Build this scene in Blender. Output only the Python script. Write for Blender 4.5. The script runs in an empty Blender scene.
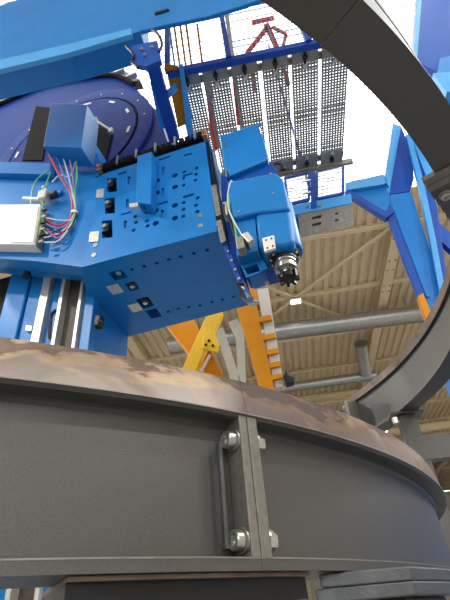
import bpy, bmesh, math, random
from mathutils import Vector, Matrix
random.seed(7)
sc = bpy.context.scene
COL = sc.collection
CZ = 1.2                                   # eye height above the hall floor

# ------------------------------------------------------------------ camera
PITCH, ROLL, FPX = math.radians(36.6), math.radians(-5.4), 450.0
FWD = Vector((0, math.cos(PITCH), math.sin(PITCH)))
UP0 = Vector((0, -math.sin(PITCH), math.cos(PITCH)))
RIGHT = Vector((1, 0, 0)) * math.cos(ROLL) + UP0 * math.sin(ROLL)
UP = Vector((1, 0, 0)) * -math.sin(ROLL) + UP0 * math.cos(ROLL)
cd = bpy.data.cameras.new('camera')
cam = bpy.data.objects.new('camera', cd)
COL.objects.link(cam)
m = Matrix((RIGHT, UP, -FWD)).transposed().to_4x4()
m.translation = Vector((0, 0, CZ))
cam.matrix_world = m
cd.sensor_fit = 'HORIZONTAL'
cd.sensor_width = 36
cd.lens = 36 * FPX / 450
cd.clip_start = 0.05
cd.clip_end = 300
sc.camera = cam

# ------------------------------------------------------------------ sky, exposure
w = bpy.data.worlds.new('world')
sc.world = w
w.use_nodes = True
bg = w.node_tree.nodes['Background']
bg.inputs[0].default_value = (0.93, 0.97, 1.0, 1)
bg.inputs[1].default_value = 3.2
sc.view_settings.view_transform = 'Standard'
sc.view_settings.look = 'None'
sc.view_settings.gamma = 1
sc.view_settings.use_curve_mapping = False
sc.view_settings.exposure = 0.58
FILL_LAMPS = [(-10.5, -5), (-10.5, 2), (-10.5, 9), (11, -5), (11, 2), (11, 8), (-13, 18), (-13, 30), (19, 20), (19, 32)]  # positions of the added fill lamps
LAMP_W = 800

def hxy(x, y):                              # hall axes: turned 6 degrees from the view
    a = math.radians(6)
    return (x * math.cos(a) + y * math.sin(a), -x * math.sin(a) + y * math.cos(a))

# ------------------------------------------------------------------ surveying helpers
def ray(px, py):
    x, y = (px - 225) / FPX, (300 - py) / FPX
    return FWD + RIGHT * x + UP * y
O = Vector((0, 0, CZ))
def onz(px, py, z):
    r = ray(px, py)
    return O + r * ((z - CZ) / r.z)
class Wall:                                 # a vertical plane with its own axes
    def __init__(s, az, p):
        a = math.radians(az)
        s.ex = Vector((math.sin(a), math.cos(a), 0))
        s.n = Vector((-math.cos(a), math.sin(a), 0))
        s.d = s.n.dot(Vector(p))
        s.az = az
    def at(s, px, py, d=0.0):
        r = ray(px, py)
        return O + r * ((s.d + d - s.n.dot(O)) / s.n.dot(r))
    def pt(s, u, d, z):                     # metres along, metres in, height
        return s.ex * u + s.n * (s.d + d) + Vector((0, 0, z))
    def u(s, p): return p.dot(s.ex)
def oncyl(px, py, c, R, far=False):
    d = ray(px, py)
    a = d.x * d.x + d.y * d.y
    b = -(d.x * c[0] + d.y * c[1])
    k = c[0] ** 2 + c[1] ** 2 - R * R
    s = math.sqrt(max(0, b * b - a * k))
    return O + d * ((-b + (s if far else -s)) / a)

# ------------------------------------------------------------------ materials
def new_mat(name):
    mt = bpy.data.materials.new(name)
    mt.use_nodes = True
    return mt, mt.node_tree.nodes, mt.node_tree.links, mt.node_tree.nodes['Principled BSDF']
def mat(name, col, rough=.5, metal=0.0, var=.12, scale=6.0, bump=0.0, bscale=80.0, spec=.5, coat=0.0):
    mt, N, L, b = new_mat(name)
    tc = N.new('ShaderNodeTexCoord')
    nz = N.new('ShaderNodeTexNoise'); nz.inputs['Scale'].default_value = scale; nz.inputs['Detail'].default_value = 6
    L.new(tc.outputs['Object'], nz.inputs['Vector'])
    cr = N.new('ShaderNodeValToRGB')
    cr.color_ramp.elements[0].position = .3; cr.color_ramp.elements[1].position = .7
    cr.color_ramp.elements[0].color = tuple(c * (1 - var) for c in col) + (1,)
    cr.color_ramp.elements[1].color = tuple(min(1, c * (1 + var)) for c in col) + (1,)
    L.new(nz.outputs['Fac'], cr.inputs['Fac']); L.new(cr.outputs['Color'], b.inputs['Base Color'])
    b.inputs['Roughness'].default_value = rough; b.inputs['Metallic'].default_value = metal
    b.inputs['Specular IOR Level'].default_value = spec
    b.inputs['Coat Weight'].default_value = coat
    if bump:
        n2 = N.new('ShaderNodeTexNoise'); n2.inputs['Scale'].default_value = bscale; n2.inputs['Detail'].default_value = 3
        L.new(tc.outputs['Object'], n2.inputs['Vector'])
        bp = N.new('ShaderNodeBump'); bp.inputs['Strength'].default_value = bump; bp.inputs['Distance'].default_value = .01
        L.new(n2.outputs['Fac'], bp.inputs['Height']); L.new(bp.outputs['Normal'], b.inputs['Normal'])
    return mt
def rust_mat(name, z0, z1):
    mt, N, L, b = new_mat(name)
    tc = N.new('ShaderNodeTexCoord')
    def noise(sc_, det, dist, z=2.5):
        mp = N.new('ShaderNodeMapping'); mp.inputs['Scale'].default_value = (1, 1, z)
        L.new(tc.outputs['Object'], mp.inputs['Vector'])
        nz = N.new('ShaderNodeTexNoise'); nz.inputs['Scale'].default_value = sc_; nz.inputs['Detail'].default_value = det
        nz.inputs['Distortion'].default_value = dist
        L.new(mp.outputs['Vector'], nz.inputs['Vector']); return nz.outputs['Fac']
    def math_(op, a, b_):
        n = N.new('ShaderNodeMath'); n.operation = op
        for k, v in enumerate((a, b_)):
            if isinstance(v, (int, float)): n.inputs[k].default_value = v
            else: L.new(v, n.inputs[k])
        return n.outputs[0]
    sp = N.new('ShaderNodeSeparateXYZ'); L.new(tc.outputs['Object'], sp.inputs[0])
    h = math_('DIVIDE', math_('SUBTRACT', sp.outputs[2], z0), z1 - z0)
    v = math_('ADD', math_('MULTIPLY', h, .62), math_('MULTIPLY', math_('SUBTRACT', noise(5, 8, .5), .5), 1.5))
    v = math_('ADD', v, math_('MULTIPLY', math_('SUBTRACT', noise(26, 6, .3), .5), .35))
    cr = N.new('ShaderNodeValToRGB'); e = cr.color_ramp.elements      # foot of the rim to its top
    e[0].position = 0; e[0].color = (.40, .33, .30, 1)
    e[1].position = .95; e[1].color = (.13, .085, .065, 1)
    for p, c in ((.22, (.42, .34, .29)), (.36, (.58, .43, .29)), (.46, (.50, .36, .25)), (.54, (.21, .135, .10)), (.70, (.27, .19, .15))):
        k = e.new(p); k.color = c + (1,)
    L.new(v, cr.inputs['Fac'])
    # patches where the bare metal has oxidised to dark brown
    ox = N.new('ShaderNodeValToRGB'); ox.color_ramp.elements[0].position = .38; ox.color_ramp.elements[1].position = .58
    drift = math_('ADD', noise(2.6, 7, .4, 1.2), math_('MULTIPLY', sp.outputs[0], .34))
    L.new(drift, ox.inputs['Fac'])
    dk = N.new('ShaderNodeMixRGB'); dk.blend_type = 'MULTIPLY'; dk.inputs[2].default_value = (.26, .20, .18, 1)
    L.new(ox.outputs['Color'], dk.inputs[0]); L.new(cr.outputs['Color'], dk.inputs[1])
    L.new(dk.outputs[0], b.inputs['Base Color'])
    b.inputs['Roughness'].default_value = .6; b.inputs['Metallic'].default_value = .1
    return mt
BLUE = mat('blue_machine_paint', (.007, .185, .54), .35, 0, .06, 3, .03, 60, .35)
BLUE_SHADED = mat('shaded_blue_paint', (.008, .070, .36), .45, 0, .06, 3, .03, 60, .25)  # the machine blue in low light, its shade put into the colour
SHADED_BACK = mat('blue_shaded_under_beam', (.004, .030, .20), .5, 0, .06, 3, .03, 60, .12)  # blue darkened to paint in the shade under the portal beam
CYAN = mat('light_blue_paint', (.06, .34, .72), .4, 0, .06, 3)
STEEL_PAINT = mat('dark_grey_hammered_paint', (.092, .086, .080), .38, .3, .16, 330, .15, 400, .5)
RUST = rust_mat('raw_machined_steel', CZ + .45, CZ + .56)
RUST2 = mat('oxidised_brown_steel', (.17, .115, .085), .5, .2, .35, 9)
BARE = mat('bright_steel', (.55, .54, .50), .28, .9, .15, 30)
GALV = mat('galvanised_steel', (.27, .255, .23), .42, .55, .2, 18)
BLACK = mat('black_steel', (.012, .012, .014), .4, .3, .2, 30)
RUBBER = mat('black_rubber', (.012, .011, .010), .8, 0, .2, 20, spec=.1)
BROWNSTRIP = mat('oily_brown_bellows', (.07, .052, .04), .5, 0, .3, 12)
CREAM = mat('cream_roof_paint', (.80, .66, .43), .5, 0, .05, 2)
DECK = mat('cream_deck_sheet', (.74, .60, .40), .5, .0, .07, 1.5)
DUCT = mat('spiral_duct_zinc', (.42, .42, .40), .35, .7, .12, 8)
ORANGE = mat('orange_crane_paint', (.66, .24, .004), .45, 0, .06, 4, spec=.2)
YELLOW = mat('yellow_crane_paint', (.90, .52, .02), .4, 0, .06, 4)
RED = mat('red_paint', (.80, .03, .02), .45, 0, .1, 5)
WHITE = mat('white_cabinet_paint', (.80, .78, .72), .5, 0, .04, 3)
SILVER = mat('silver_sticker', (.62, .62, .58), .35, .4, .2, 60)
BEIGE = mat('beige_plastic', (.62, .55, .42), .5, 0, .06, 3)
CONC = mat('concrete_floor', (.21, .205, .195), .55, 0, .15, 1.5)
WALLM = mat('pale_wall_sheet', (.55, .52, .46), .6, 0, .06, 1)
COPPER = mat('copper_fitting', (.70, .32, .14), .35, .8, .1, 40)
PRIMER = mat('grey_primer_steel', (.20, .185, .16), .4, .4, .15, 60)
BLOCK = mat('grey_steel_block', (.10, .105, .11), .42, .5, .2, 25, .15, 200)
BARM = mat('white_glazing_bar', (.55, .56, .57), .5, 0, .05, 4)
def wire_mat(n, c): return mat('cable_' + n, c, .4, 0, .04, 30)
W_RED, W_GRN, W_WHT, W_BLU = wire_mat('red', (.55, .03, .05)), wire_mat('green', (.15, .50, .16)), wire_mat('white', (.70, .70, .78)), wire_mat('blue', (.10, .22, .60))
W_BLK = wire_mat('black', (.015, .015, .02))
W_VIO = wire_mat('violet', (.40, .22, .45))
def glass_mat():
    mt, N, L, b = new_mat('clear_skylight_pane')
    N.remove(b)
    t = N.new('ShaderNodeBsdfTransparent'); g = N.new('ShaderNodeBsdfGlossy'); g.inputs['Roughness'].default_value = .1
    t.inputs[0].default_value = (.97, .98, .98, 1)
    mx = N.new('ShaderNodeMixShader'); mx.inputs[0].default_value = .05
    L.new(t.outputs[0], mx.inputs[1]); L.new(g.outputs[0], mx.inputs[2])
    L.new(mx.outputs[0], N['Material Output'].inputs['Surface'])
    return mt
GLASS = glass_mat()
def lamp_mat():
    mt, N, L, b = new_mat('lit_lamp_diffuser')
    b.inputs['Base Color'].default_value = (.9, .9, .9, 1)
    b.inputs['Emission Color'].default_value = (1, .98, .94, 1)
    b.inputs['Emission Strength'].default_value = 4
    return mt
LIT = lamp_mat()

# ------------------------------------------------------------------ object helpers
def link_mesh(name, bm, mt, parent=None, smooth=False, bevel=0.0, kind=None, label=None, segs=2):
    bmesh.ops.recalc_face_normals(bm, faces=bm.faces[:])
    me = bpy.data.meshes.new(name)
    bm.to_mesh(me); bm.free()
    me.materials.append(mt)
    if smooth:
        for p in me.polygons: p.use_smooth = True
    ob = bpy.data.objects.new(name, me)
    COL.objects.link(ob)
    if smooth:
        md = ob.modifiers.new('edges', 'EDGE_SPLIT'); md.split_angle = math.radians(32)
    if bevel:
        md = ob.modifiers.new('bevel', 'BEVEL'); md.width = bevel; md.segments = segs
        md.limit_method = 'ANGLE'; md.angle_limit = math.radians(35)
    if parent is not None: adopt(ob, parent)
    if kind: ob['kind'] = kind
    if label: ob['label'] = label
    return ob
def base_of(p):
    v = Vector((0, 0, 0))
    while p is not None:
        v += p.location; p = p.parent
    return v
def adopt(ob, parent):
    ob.parent = parent
    ob.location = ob.location - base_of(parent)
def recentre(ob):
    """put a mesh's origin at its centre so copies and children sit sensibly"""
    me = ob.data
    c = Vector((0, 0, 0))
    for v in me.vertices: c += v.co
    c /= max(1, len(me.vertices))
    me.transform(Matrix.Translation(-c))
    ob.location = ob.location + c
    return ob
def thing(name, label, cat, loc, group=None):
    o = bpy.data.objects.new(name, None)
    COL.objects.link(o)
    o.location = Vector(loc); o['label'] = label; o['category'] = cat
    o.empty_display_size = .2
    if group: o['group'] = group
    return o
def tag(o, label, cat, group=None):
    o['label'] = label; o['category'] = cat
    if group: o['group'] = group
    return o

def hull_prism(bm, front, off):
    f = [bm.verts.new(p) for p in front]
    b = [bm.verts.new(Vector(p) + Vector(off)) for p in front]
    bm.faces.new(f); bm.faces.new(list(reversed(b)))
    n = len(f)
    for i in range(n):
        bm.faces.new((f[i], b[i], b[(i + 1) % n], f[(i + 1) % n]))
def prism_px(W, d, pts, depth, bm=None):
    bm = bm or bmesh.new()
    hull_prism(bm, [W.at(x, y, d) for x, y in pts], W.n * depth)
    return bm
def zprism(bm, pts, z0, z1):
    hull_prism(bm, [Vector((p[0], p[1], z0)) for p in pts], (0, 0, z1 - z0))
def obox(bm, c, ax, ay, az, sx, sy, sz):
    """box about a centre along three unit axes, full sizes"""
    c = Vector(c); vs = []
    for i in (-.5, .5):
        for j in (-.5, .5):
            for k in (-.5, .5):
                vs.append(bm.verts.new(c + ax * (i * sx) + ay * (j * sy) + az * (k * sz)))
    for q in ((0, 1, 3, 2), (4, 6, 7, 5), (0, 4, 5, 1), (2, 3, 7, 6), (0, 2, 6, 4), (1, 5, 7, 3)):
        bm.faces.new([vs[i] for i in q])
Z = Vector((0, 0, 1))
def beam(bm, p, q, wd, ht, up=Z):
    p, q = Vector(p), Vector(q)
    d = (q - p); L = d.length; d.normalize()
    s = d.cross(up).normalized(); t = s.cross(d).normalized()
    obox(bm, (p + q) / 2, d, s, t, L, wd, ht)
def cyl(bm, p, q, r, n=16, r2=None):
    p, q = Vector(p), Vector(q)
    d = (q - p).normalized()
    a = d.orthogonal().normalized(); b = d.cross(a)
    r2 = r if r2 is None else r2
    A = [bm.verts.new(p + (a * math.cos(2 * math.pi * i / n) + b * math.sin(2 * math.pi * i / n)) * r) for i in range(n)]
    B = [bm.verts.new(q + (a * math.cos(2 * math.pi * i / n) + b * math.sin(2 * math.pi * i / n)) * r2) for i in range(n)]
    bm.faces.new(A); bm.faces.new(list(reversed(B)))
    for i in range(n): bm.faces.new((A[i], B[i], B[(i + 1) % n], A[(i + 1) % n]))
def lathe(bm, p, d, prof, n=28):
    """prof: list of (distance along d, radius)"""
    p, d = Vector(p), Vector(d).normalized()
    a = d.orthogonal().normalized(); b = d.cross(a)
    rings = []
    for t, r in prof:
        rings.append([bm.verts.new(p + d * t + (a * math.cos(2 * math.pi * i / n) + b * math.sin(2 * math.pi * i / n)) * max(r, 1e-4)) for i in range(n)])
    for A, B in zip(rings, rings[1:]):
        for i in range(n): bm.faces.new((A[i], B[i], B[(i + 1) % n], A[(i + 1) % n]))
    bm.faces.new(rings[0]); bm.faces.new(list(reversed(rings[-1])))
def spline(pts, k=8):
    pts = [Vector(p) for p in pts]
    P = [pts[0] * 2 - pts[1]] + pts + [pts[-1] * 2 - pts[-2]]
    out = []
    for i in range(1, len(P) - 2):
        for j in range(k):
            t = j / k
            a, b, c, d = P[i - 1], P[i], P[i + 1], P[i + 2]
            out.append(.5 * ((2 * b) + (c - a) * t + (2 * a - 5 * b + 4 * c - d) * t * t + (3 * b - a - 3 * c + d) * t ** 3))
    out.append(pts[-1])
    return out
def tube(bm, pts, r, n=8, smooth_k=8):
    P = spline(pts, smooth_k) if smooth_k else [Vector(p) for p in pts]
    prev = None; up = None
    rings = []
    for i, p in enumerate(P):
        d = (P[min(i + 1, len(P) - 1)] - P[max(i - 1, 0)]).normalized()
        if up is None: up = d.orthogonal().normalized()
        up = (up - d * up.dot(d)).normalized(); b = d.cross(up)
        rings.append([bm.verts.new(p + (up * math.cos(2 * math.pi * k / n) + b * math.sin(2 * math.pi * k / n)) * r) for k in range(n)])
    for A, B in zip(rings, rings[1:]):
        for k in range(n): bm.faces.new((A[k], B[k], B[(k + 1) % n], A[(k + 1) % n]))
    bm.faces.new(rings[0]); bm.faces.new(list(reversed(rings[-1])))
def arc_sweep(c, prof, t0, t1, n):
    """prof: closed list of (radius, z); angle t in degrees from the side nearest the camera"""
    bm = bmesh.new(); rings = []
    for i in range(n + 1):
        t = math.radians(t0 + (t1 - t0) * i / n)
        rings.append([bm.verts.new((c[0] + r * math.sin(t), c[1] - r * math.cos(t), z)) for r, z in prof])
    k = len(prof)
    for A, B in zip(rings, rings[1:]):
        for j in range(k): bm.faces.new((A[j], B[j], B[(j + 1) % k], A[(j + 1) % k]))
    bm.faces.new(rings[0]); bm.faces.new(list(reversed(rings[-1])))
    return bm
def rpt(c, r, t, z):
    t = math.radians(t)
    return Vector((c[0] + r * math.sin(t), c[1] - r * math.cos(t), z))
def holed_plate(outer, holes, off):
    """outer: 3D loop; holes: (loop, depth) with loops in the same plane; off: inward unit vector.
    A plate whose recesses have walls and floors."""
    bm = bmesh.new(); edges = []
    def loop(pts):
        vs = [bm.verts.new(p) for p in pts]
        es = [bm.edges.new((vs[i], vs[(i + 1) % len(vs)])) for i in range(len(vs))]
        edges.extend(es); return vs
    loop(outer); hl = [loop(h) for h, _ in holes]
    bmesh.ops.triangle_fill(bm, use_beauty=True, use_dissolve=False, edges=edges)
    off = Vector(off)
    for vs, (_, dep) in zip(hl, holes):
        b = [bm.verts.new(v.co + off * dep) for v in vs]
        n = len(vs)
        for i in range(n): bm.faces.new((vs[i], b[i], b[(i + 1) % n], vs[(i + 1) % n]))
        bm.faces.new(b)
    return bm
def disc_px(W, d, px, py, r, n=12):
    c = W.at(px, py, d)
    return [c + W.ex * (r * math.cos(2 * math.pi * i / n)) + Z * (r * math.sin(2 * math.pi * i / n)) for i in range(n)]

# ================================================================== HALL SHELL
RZ = CZ + 12.0                              # underside of the roof deck
a6 = math.radians(6)
HX = Vector((math.cos(a6), -math.sin(a6), 0))
HY = Vector((math.sin(a6), math.cos(a6), 0))
def H(x, y, z): return HX * x + HY * y + Vector((0, 0, z))

bm = bmesh.new()
hull_prism(bm, [H(-24, -18, 0), H(24, -18, 0), H(24, 62, 0), H(-24, 62, 0)], (0, 0, -.2))
fl = link_mesh('floor', bm, CONC, kind='structure', label='grey concrete floor of the machine hall')
# roof skin above the deck, with the opening for the rooflight
SX0, SX1, SY0, SY1 = -8.0, 9.0, 2.4, 11.4
bm = bmesh.new()
for x0, x1, y0, y1 in ((-24, SX0, -18, 62), (SX1, 24, -18, 62), (SX0, SX1, -18, SY0), (SX0, SX1, SY1, 62)):
    hull_prism(bm, [H(x0, y0, RZ + .12), H(x1, y0, RZ + .12), H(x1, y1, RZ + .12), H(x0, y1, RZ + .12)], (0, 0, .15))
ceil = link_mesh('ceiling', bm, DECK, kind='structure', label='cream steel roof deck on purlins')
# trapezoidal deck panels: each 1.17 m wide with three ribs
def deck_panel_mesh(length):
    bm = bmesh.new(); prof = []; p = .39
    for k in range(3):
        x = k * p
        prof += [(x, 0), (x + .20, 0), (x + .245, .10), (x + .345, .10)]
    prof.append((3 * p, 0))
    A = [bm.verts.new((x, 0, z)) for x, z in prof]; B = [bm.verts.new((x, length, z)) for x, z in prof]
    for i in range(len(prof) - 1): bm.faces.new((A[i], A[i + 1], B[i + 1], B[i]))
    return bm
def lay_panels(x0, x1, y0, y1):
    proto = None; x = x0
    while x < x1 - .1:
        if proto is None:
            proto = link_mesh('deck_panel', deck_panel_mesh(y1 - y0), DECK)
            o = proto
        else:
            o = proto.copy(); COL.objects.link(o)
        o.location = H(x, y0, RZ); o.rotation_euler = (0, 0, -a6)
        o.parent = ceil
        x += 1.17
lay_panels(-9.36, 18.7, SY1, 30)
lay_panels(-9.36, 21.0, 30, 61)
# purlins across the hall, girders along it
def ceil_part(name, mt, bm, **k): return link_mesh(name, bm, mt, ceil, **k)
for y in (12.87, 16.52, 20.2, 23.9, 27.6, 31.3, 35, 38.7, 42.4, 46, 50):
    bm = bmesh.new()
    beam(bm, H(-14, y, RZ - .13), H(20, y, RZ - .13), .22, .03)
    beam(bm, H(-14, y, RZ - .01), H(20, y, RZ - .01), .22, .02)
    beam(bm, H(-14, y, RZ - .07), H(20, y, RZ - .07), .03, .12)
    ceil_part('purlin', CREAM, bm)
for x in (-6.6, 5.35, 14.5):
    bm = bmesh.new()
    beam(bm, H(x, 11.2, RZ - .42), H(x, 56, RZ - .42), .42, .04)
    beam(bm, H(x, 11.2, RZ - .16), H(x, 56, RZ - .16), .42, .03)
    beam(bm, H(x + .1, 11.2, RZ - .29), H(x + .1, 56, RZ - .29), .03, .25)
    ceil_part('girder', CREAM, bm)
bm = bmesh.new()
for y in (12.4, 12.7, 12.98, 13.3, 14.6, 15.2, 16.3, 16.7):
    for dx in (-.12, .12):
        cyl(bm, H(5.35 + dx, y, RZ - .47), H(5.35 + dx, y, RZ - .44), .035, 8)
ceil_part('girder_bolt', GALV, bm, kind='stuff')
def rod(x0, y0, x1, y1, wd=.14):
    bm = bmesh.new(); beam(bm, H(x0, y0, RZ - .22), H(x1, y1, RZ - .22), wd, .06); ceil_part('brace_rod', CREAM, bm)
rod(1.4, 16.45, 5.1, 12.95); rod(1.4, 16.45, -2.2, 12.95)
rod(1.4, 16.45, 5.1, 20.1); rod(1.4, 16.45, -2.2, 20.1)
rod(5.7, 20.1, 9.6, 16.6); rod(5.7, 27.5, 9.6, 31.2); rod(9.6, 45, 14, 49)
# lower cross beams further down the hall
for y, z in ((25.9, RZ - 1.15), (33, RZ - 1.3)):
    bm = bmesh.new()
    beam(bm, H(-14, y, z + .22), H(20, y, z + .22), .35, .05); beam(bm, H(-14, y, z - .22), H(20, y, z - .22), .35, .05)
    beam(bm, H(-14, y, z), H(20, y, z), .05, .42)
    ceil_part('cross_beam', CREAM, bm)
bm = bmesh.new()
beam(bm, H(5.5, 25.9, RZ - 1.0), H(8.6, 24.0, RZ - .3), .16, .16)
ceil_part('knee_brace', CREAM, bm)
# end wall with a lower window band
bm = bmesh.new()
hull_prism(bm, [H(-24, 61.5, 0), H(24, 61.5, 0), H(24, 61.5, RZ), H(-24, 61.5, RZ)], HY * .3)
ew = link_mesh('wall_back', bm, WALLM, kind='structure', label='pale sheet end wall far down the hall')
for x in range(-8, 23, 3):
    bm = bmesh.new()
    beam(bm, H(x, 61.45, 9.2), H(x + 2.4, 61.45, 9.2), .08, 1.6)
    link_mesh('wall_panel', bm, WHITE, ew)
for nm, a, b, off, lab in (('wall_left', (-24, -18), (-24, 61.5), -HX, 'pale sheet wall on the left of the hall'), ('wall_right', (24, -18), (24, 61.5), HX, 'pale sheet wall on the right of the hall'), ):
    bm = bmesh.new()
    hull_prism(bm, [H(*a, 0), H(*b, 0), H(*b, RZ), H(*a, RZ)], off * .3)
    link_mesh(nm, bm, WALLM, kind='structure', label=lab)
bm = bmesh.new()
for x0, x1, za, zb in ((-24, 24, 0, 4.5), (-24, 24, 12.4, RZ), (-24, -17, 4.5, 12.4), (17, 24, 4.5, 12.4)):
    hull_prism(bm, [H(x0, -18, za), H(x1, -18, za), H(x1, -18, zb), H(x0, -18, zb)], HY * -.3)
link_mesh('wall_front', bm, WALLM, kind='structure', label='pale sheet wall behind the camera with an added window band for fill light')
bm = bmesh.new(); hull_prism(bm, [H(-17, -18.1, 4.5), H(17, -18.1, 4.5), H(17, -18.1, 12.4), H(-17, -18.1, 12.4)], HY * -.02)  # unseen window, added to throw daylight on the machine front
wf = link_mesh('fill_window', bm, GLASS, kind='structure', label='added wide window band behind the camera for fill light')
for x in range(-17, 18, 2):
    bm = bmesh.new(); beam(bm, H(x, -18.05, 4.5), H(x, -18.05, 12.4), .08, .08, HY); link_mesh('mullion', bm, BARM, wf)
for x in (-12, 0, 12, 20):
    bm = bmesh.new()
    beam(bm, H(x, 61.3, 0), H(x, 61.3, RZ - .5), .35, .35, HY)
    link_mesh('wall_post', bm, CREAM, ew)
# rooflight: pane and glazing bars, sky above
bm = bmesh.new()
hull_prism(bm, [H(SX0, SY0, RZ + .2), H(SX1, SY0, RZ + .2), H(SX1, SY1, RZ + .2), H(SX0, SY1, RZ + .2)], (0, 0, .01))
sky1 = link_mesh('window_1', bm, GLASS, kind='structure', label='bright glazed rooflight with fine cross bars')
bmb = bmesh.new(); beam(bmb, H(SX0, 0, 0), H(SX1, 0, 0), .021, .02)
gb = None; y = SY0 + .2
while y < SY1:
    if gb is None:
        gb = link_mesh('glazing_bar', bmb, BARM); o = gb
    else:
        o = gb.copy(); COL.objects.link(o)
    o.location = HY * y + Vector((0, 0, RZ + .15)); o.parent = sky1
    y += .155
for x in (SX0, -4.0, 0.2, 5.5, SX1):
    bm = bmesh.new(); beam(bm, H(x, SY0, RZ + .1), H(x, SY1, RZ + .1), .10, .14); link_mesh('rafter', bm, BARM, sky1)

# lamps added out of view to brighten the hall
lp = None
LAMP_AT = ('behind the camera on the left', 'left of the camera', 'left of the milling machine', 'behind the camera on the right', 'right of the camera', 'right of the walkway', 'over the left aisle past the machine', 'far down the left aisle', 'over the right aisle past the tower', 'far down the right aisle')
for (x, y), at_ in zip(FILL_LAMPS, LAMP_AT):
    t = thing('fill_lamp', 'added white fill lamp under the roof, ' + at_, 'ceiling lamp', H(x, y, RZ - 1.0), 'added fill lamps under the roof')
    bm = bmesh.new(); obox(bm, H(x, y, RZ - .9), HX, HY, Z, 1.3, .5, .1); obox(bm, H(x, y, RZ - .42), HX, HY, Z, .04, .04, .86)
    link_mesh('housing', bm, WHITE, t)
    bm = bmesh.new(); obox(bm, H(x, y, RZ - .96), HX, HY, Z, 1.2, .42, .02); link_mesh('diffuser', bm, LIT, t)
    ld = bpy.data.lights.new('lamp_light', 'AREA'); ld.shape = 'RECTANGLE'; ld.size = 1.2; ld.size_y = .42
    ld.energy = LAMP_W; ld.color = (1, .97, .92)
    lo = bpy.data.objects.new('lamp_light', ld); COL.objects.link(lo)
    lo.location = H(x, y, RZ - .99)
def strip_lamp(x, y, z, label, ln=.42):
    t = thing('strip_lamp', label, 'ceiling lamp', H(x, y, z))
    bm = bmesh.new(); obox(bm, H(x, y, z + .06), HX, HY, Z, ln + .06, .30, .08); link_mesh('housing', bm, WHITE, t)
    if RZ - z > .45:
        bm = bmesh.new(); obox(bm, H(x, y, (z + .1 + RZ) / 2), HX, HY, Z, .03, .03, RZ - z - .1); link_mesh('hanger_rod', bm, GALV, t)
    bm = bmesh.new(); obox(bm, H(x, y, z), HX, HY, Z, ln, .26, .05); link_mesh('diffuser', bm, LIT, t)
strip_lamp(1.4, 16.45, RZ - .42, 'small lit ceiling lamp at the crossing of the roof braces')

# ducts
def duct(label, p, q, r, ringstep=.45):
    t = thing('ventilation_duct', label, 'duct', p)
    bm = bmesh.new(); cyl(bm, p, q, r, 24); link_mesh('pipe', bm, DUCT, t, smooth=True)
    L = (Vector(q) - Vector(p)).length; n = int(L / ringstep); d = (Vector(q) - Vector(p)).normalized()
    bm = bmesh.new()
    for i in range(1, n):
        c = Vector(p) + d * (L * i / n); cyl(bm, c - d * .02, c + d * .02, r + .012, 20)
    link_mesh('seam', bm, DUCT, t, smooth=True, kind='stuff')
    for i in range(1, int(L / 3.7)):
        c = Vector(p) + d * (3.7 * i); bm = bmesh.new(); cyl(bm, c, (c.x, c.y, RZ), .015, 6); link_mesh('hanger_rod', bm, GALV, t)
    return t
ZD = RZ - 1.0
def hz(px, py, z):
    p = onz(px, py, z); return p
d0, d1 = hz(276, 332, ZD), hz(425, 313, ZD)
dd = (d1 - d0).normalized()
duct('big silver round ventilation duct running across under the cream roof', d0 - dd * 5, d1 + dd * 4, .40)
zc = RZ - 1.5
d0, d1 = hz(285, 388, zc), hz(370, 376, zc); dd = (d1 - d0).normalized()
fd = duct('far thin silver duct running across above the cream cross beam, with an upright stub', d0 - dd * 7, d1 + dd * .3, .26)
p0 = hz(361, 344, RZ - .55); p1 = hz(366, 374, zc)
bm = bmesh.new(); tube(bm, [p0, p0 * .5 + p1 * .5 + Vector((0, 0, .1)), p1], .30, 18, 5); link_mesh('duct_stub', bm, DUCT, fd, smooth=True)
bm = bmesh.new(); dv = (p1 - p0).normalized(); cyl(bm, p0 - dv * .05, p0 + dv * .05, .35, 18); link_mesh('collar', bm, GALV, fd, smooth=True)

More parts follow.
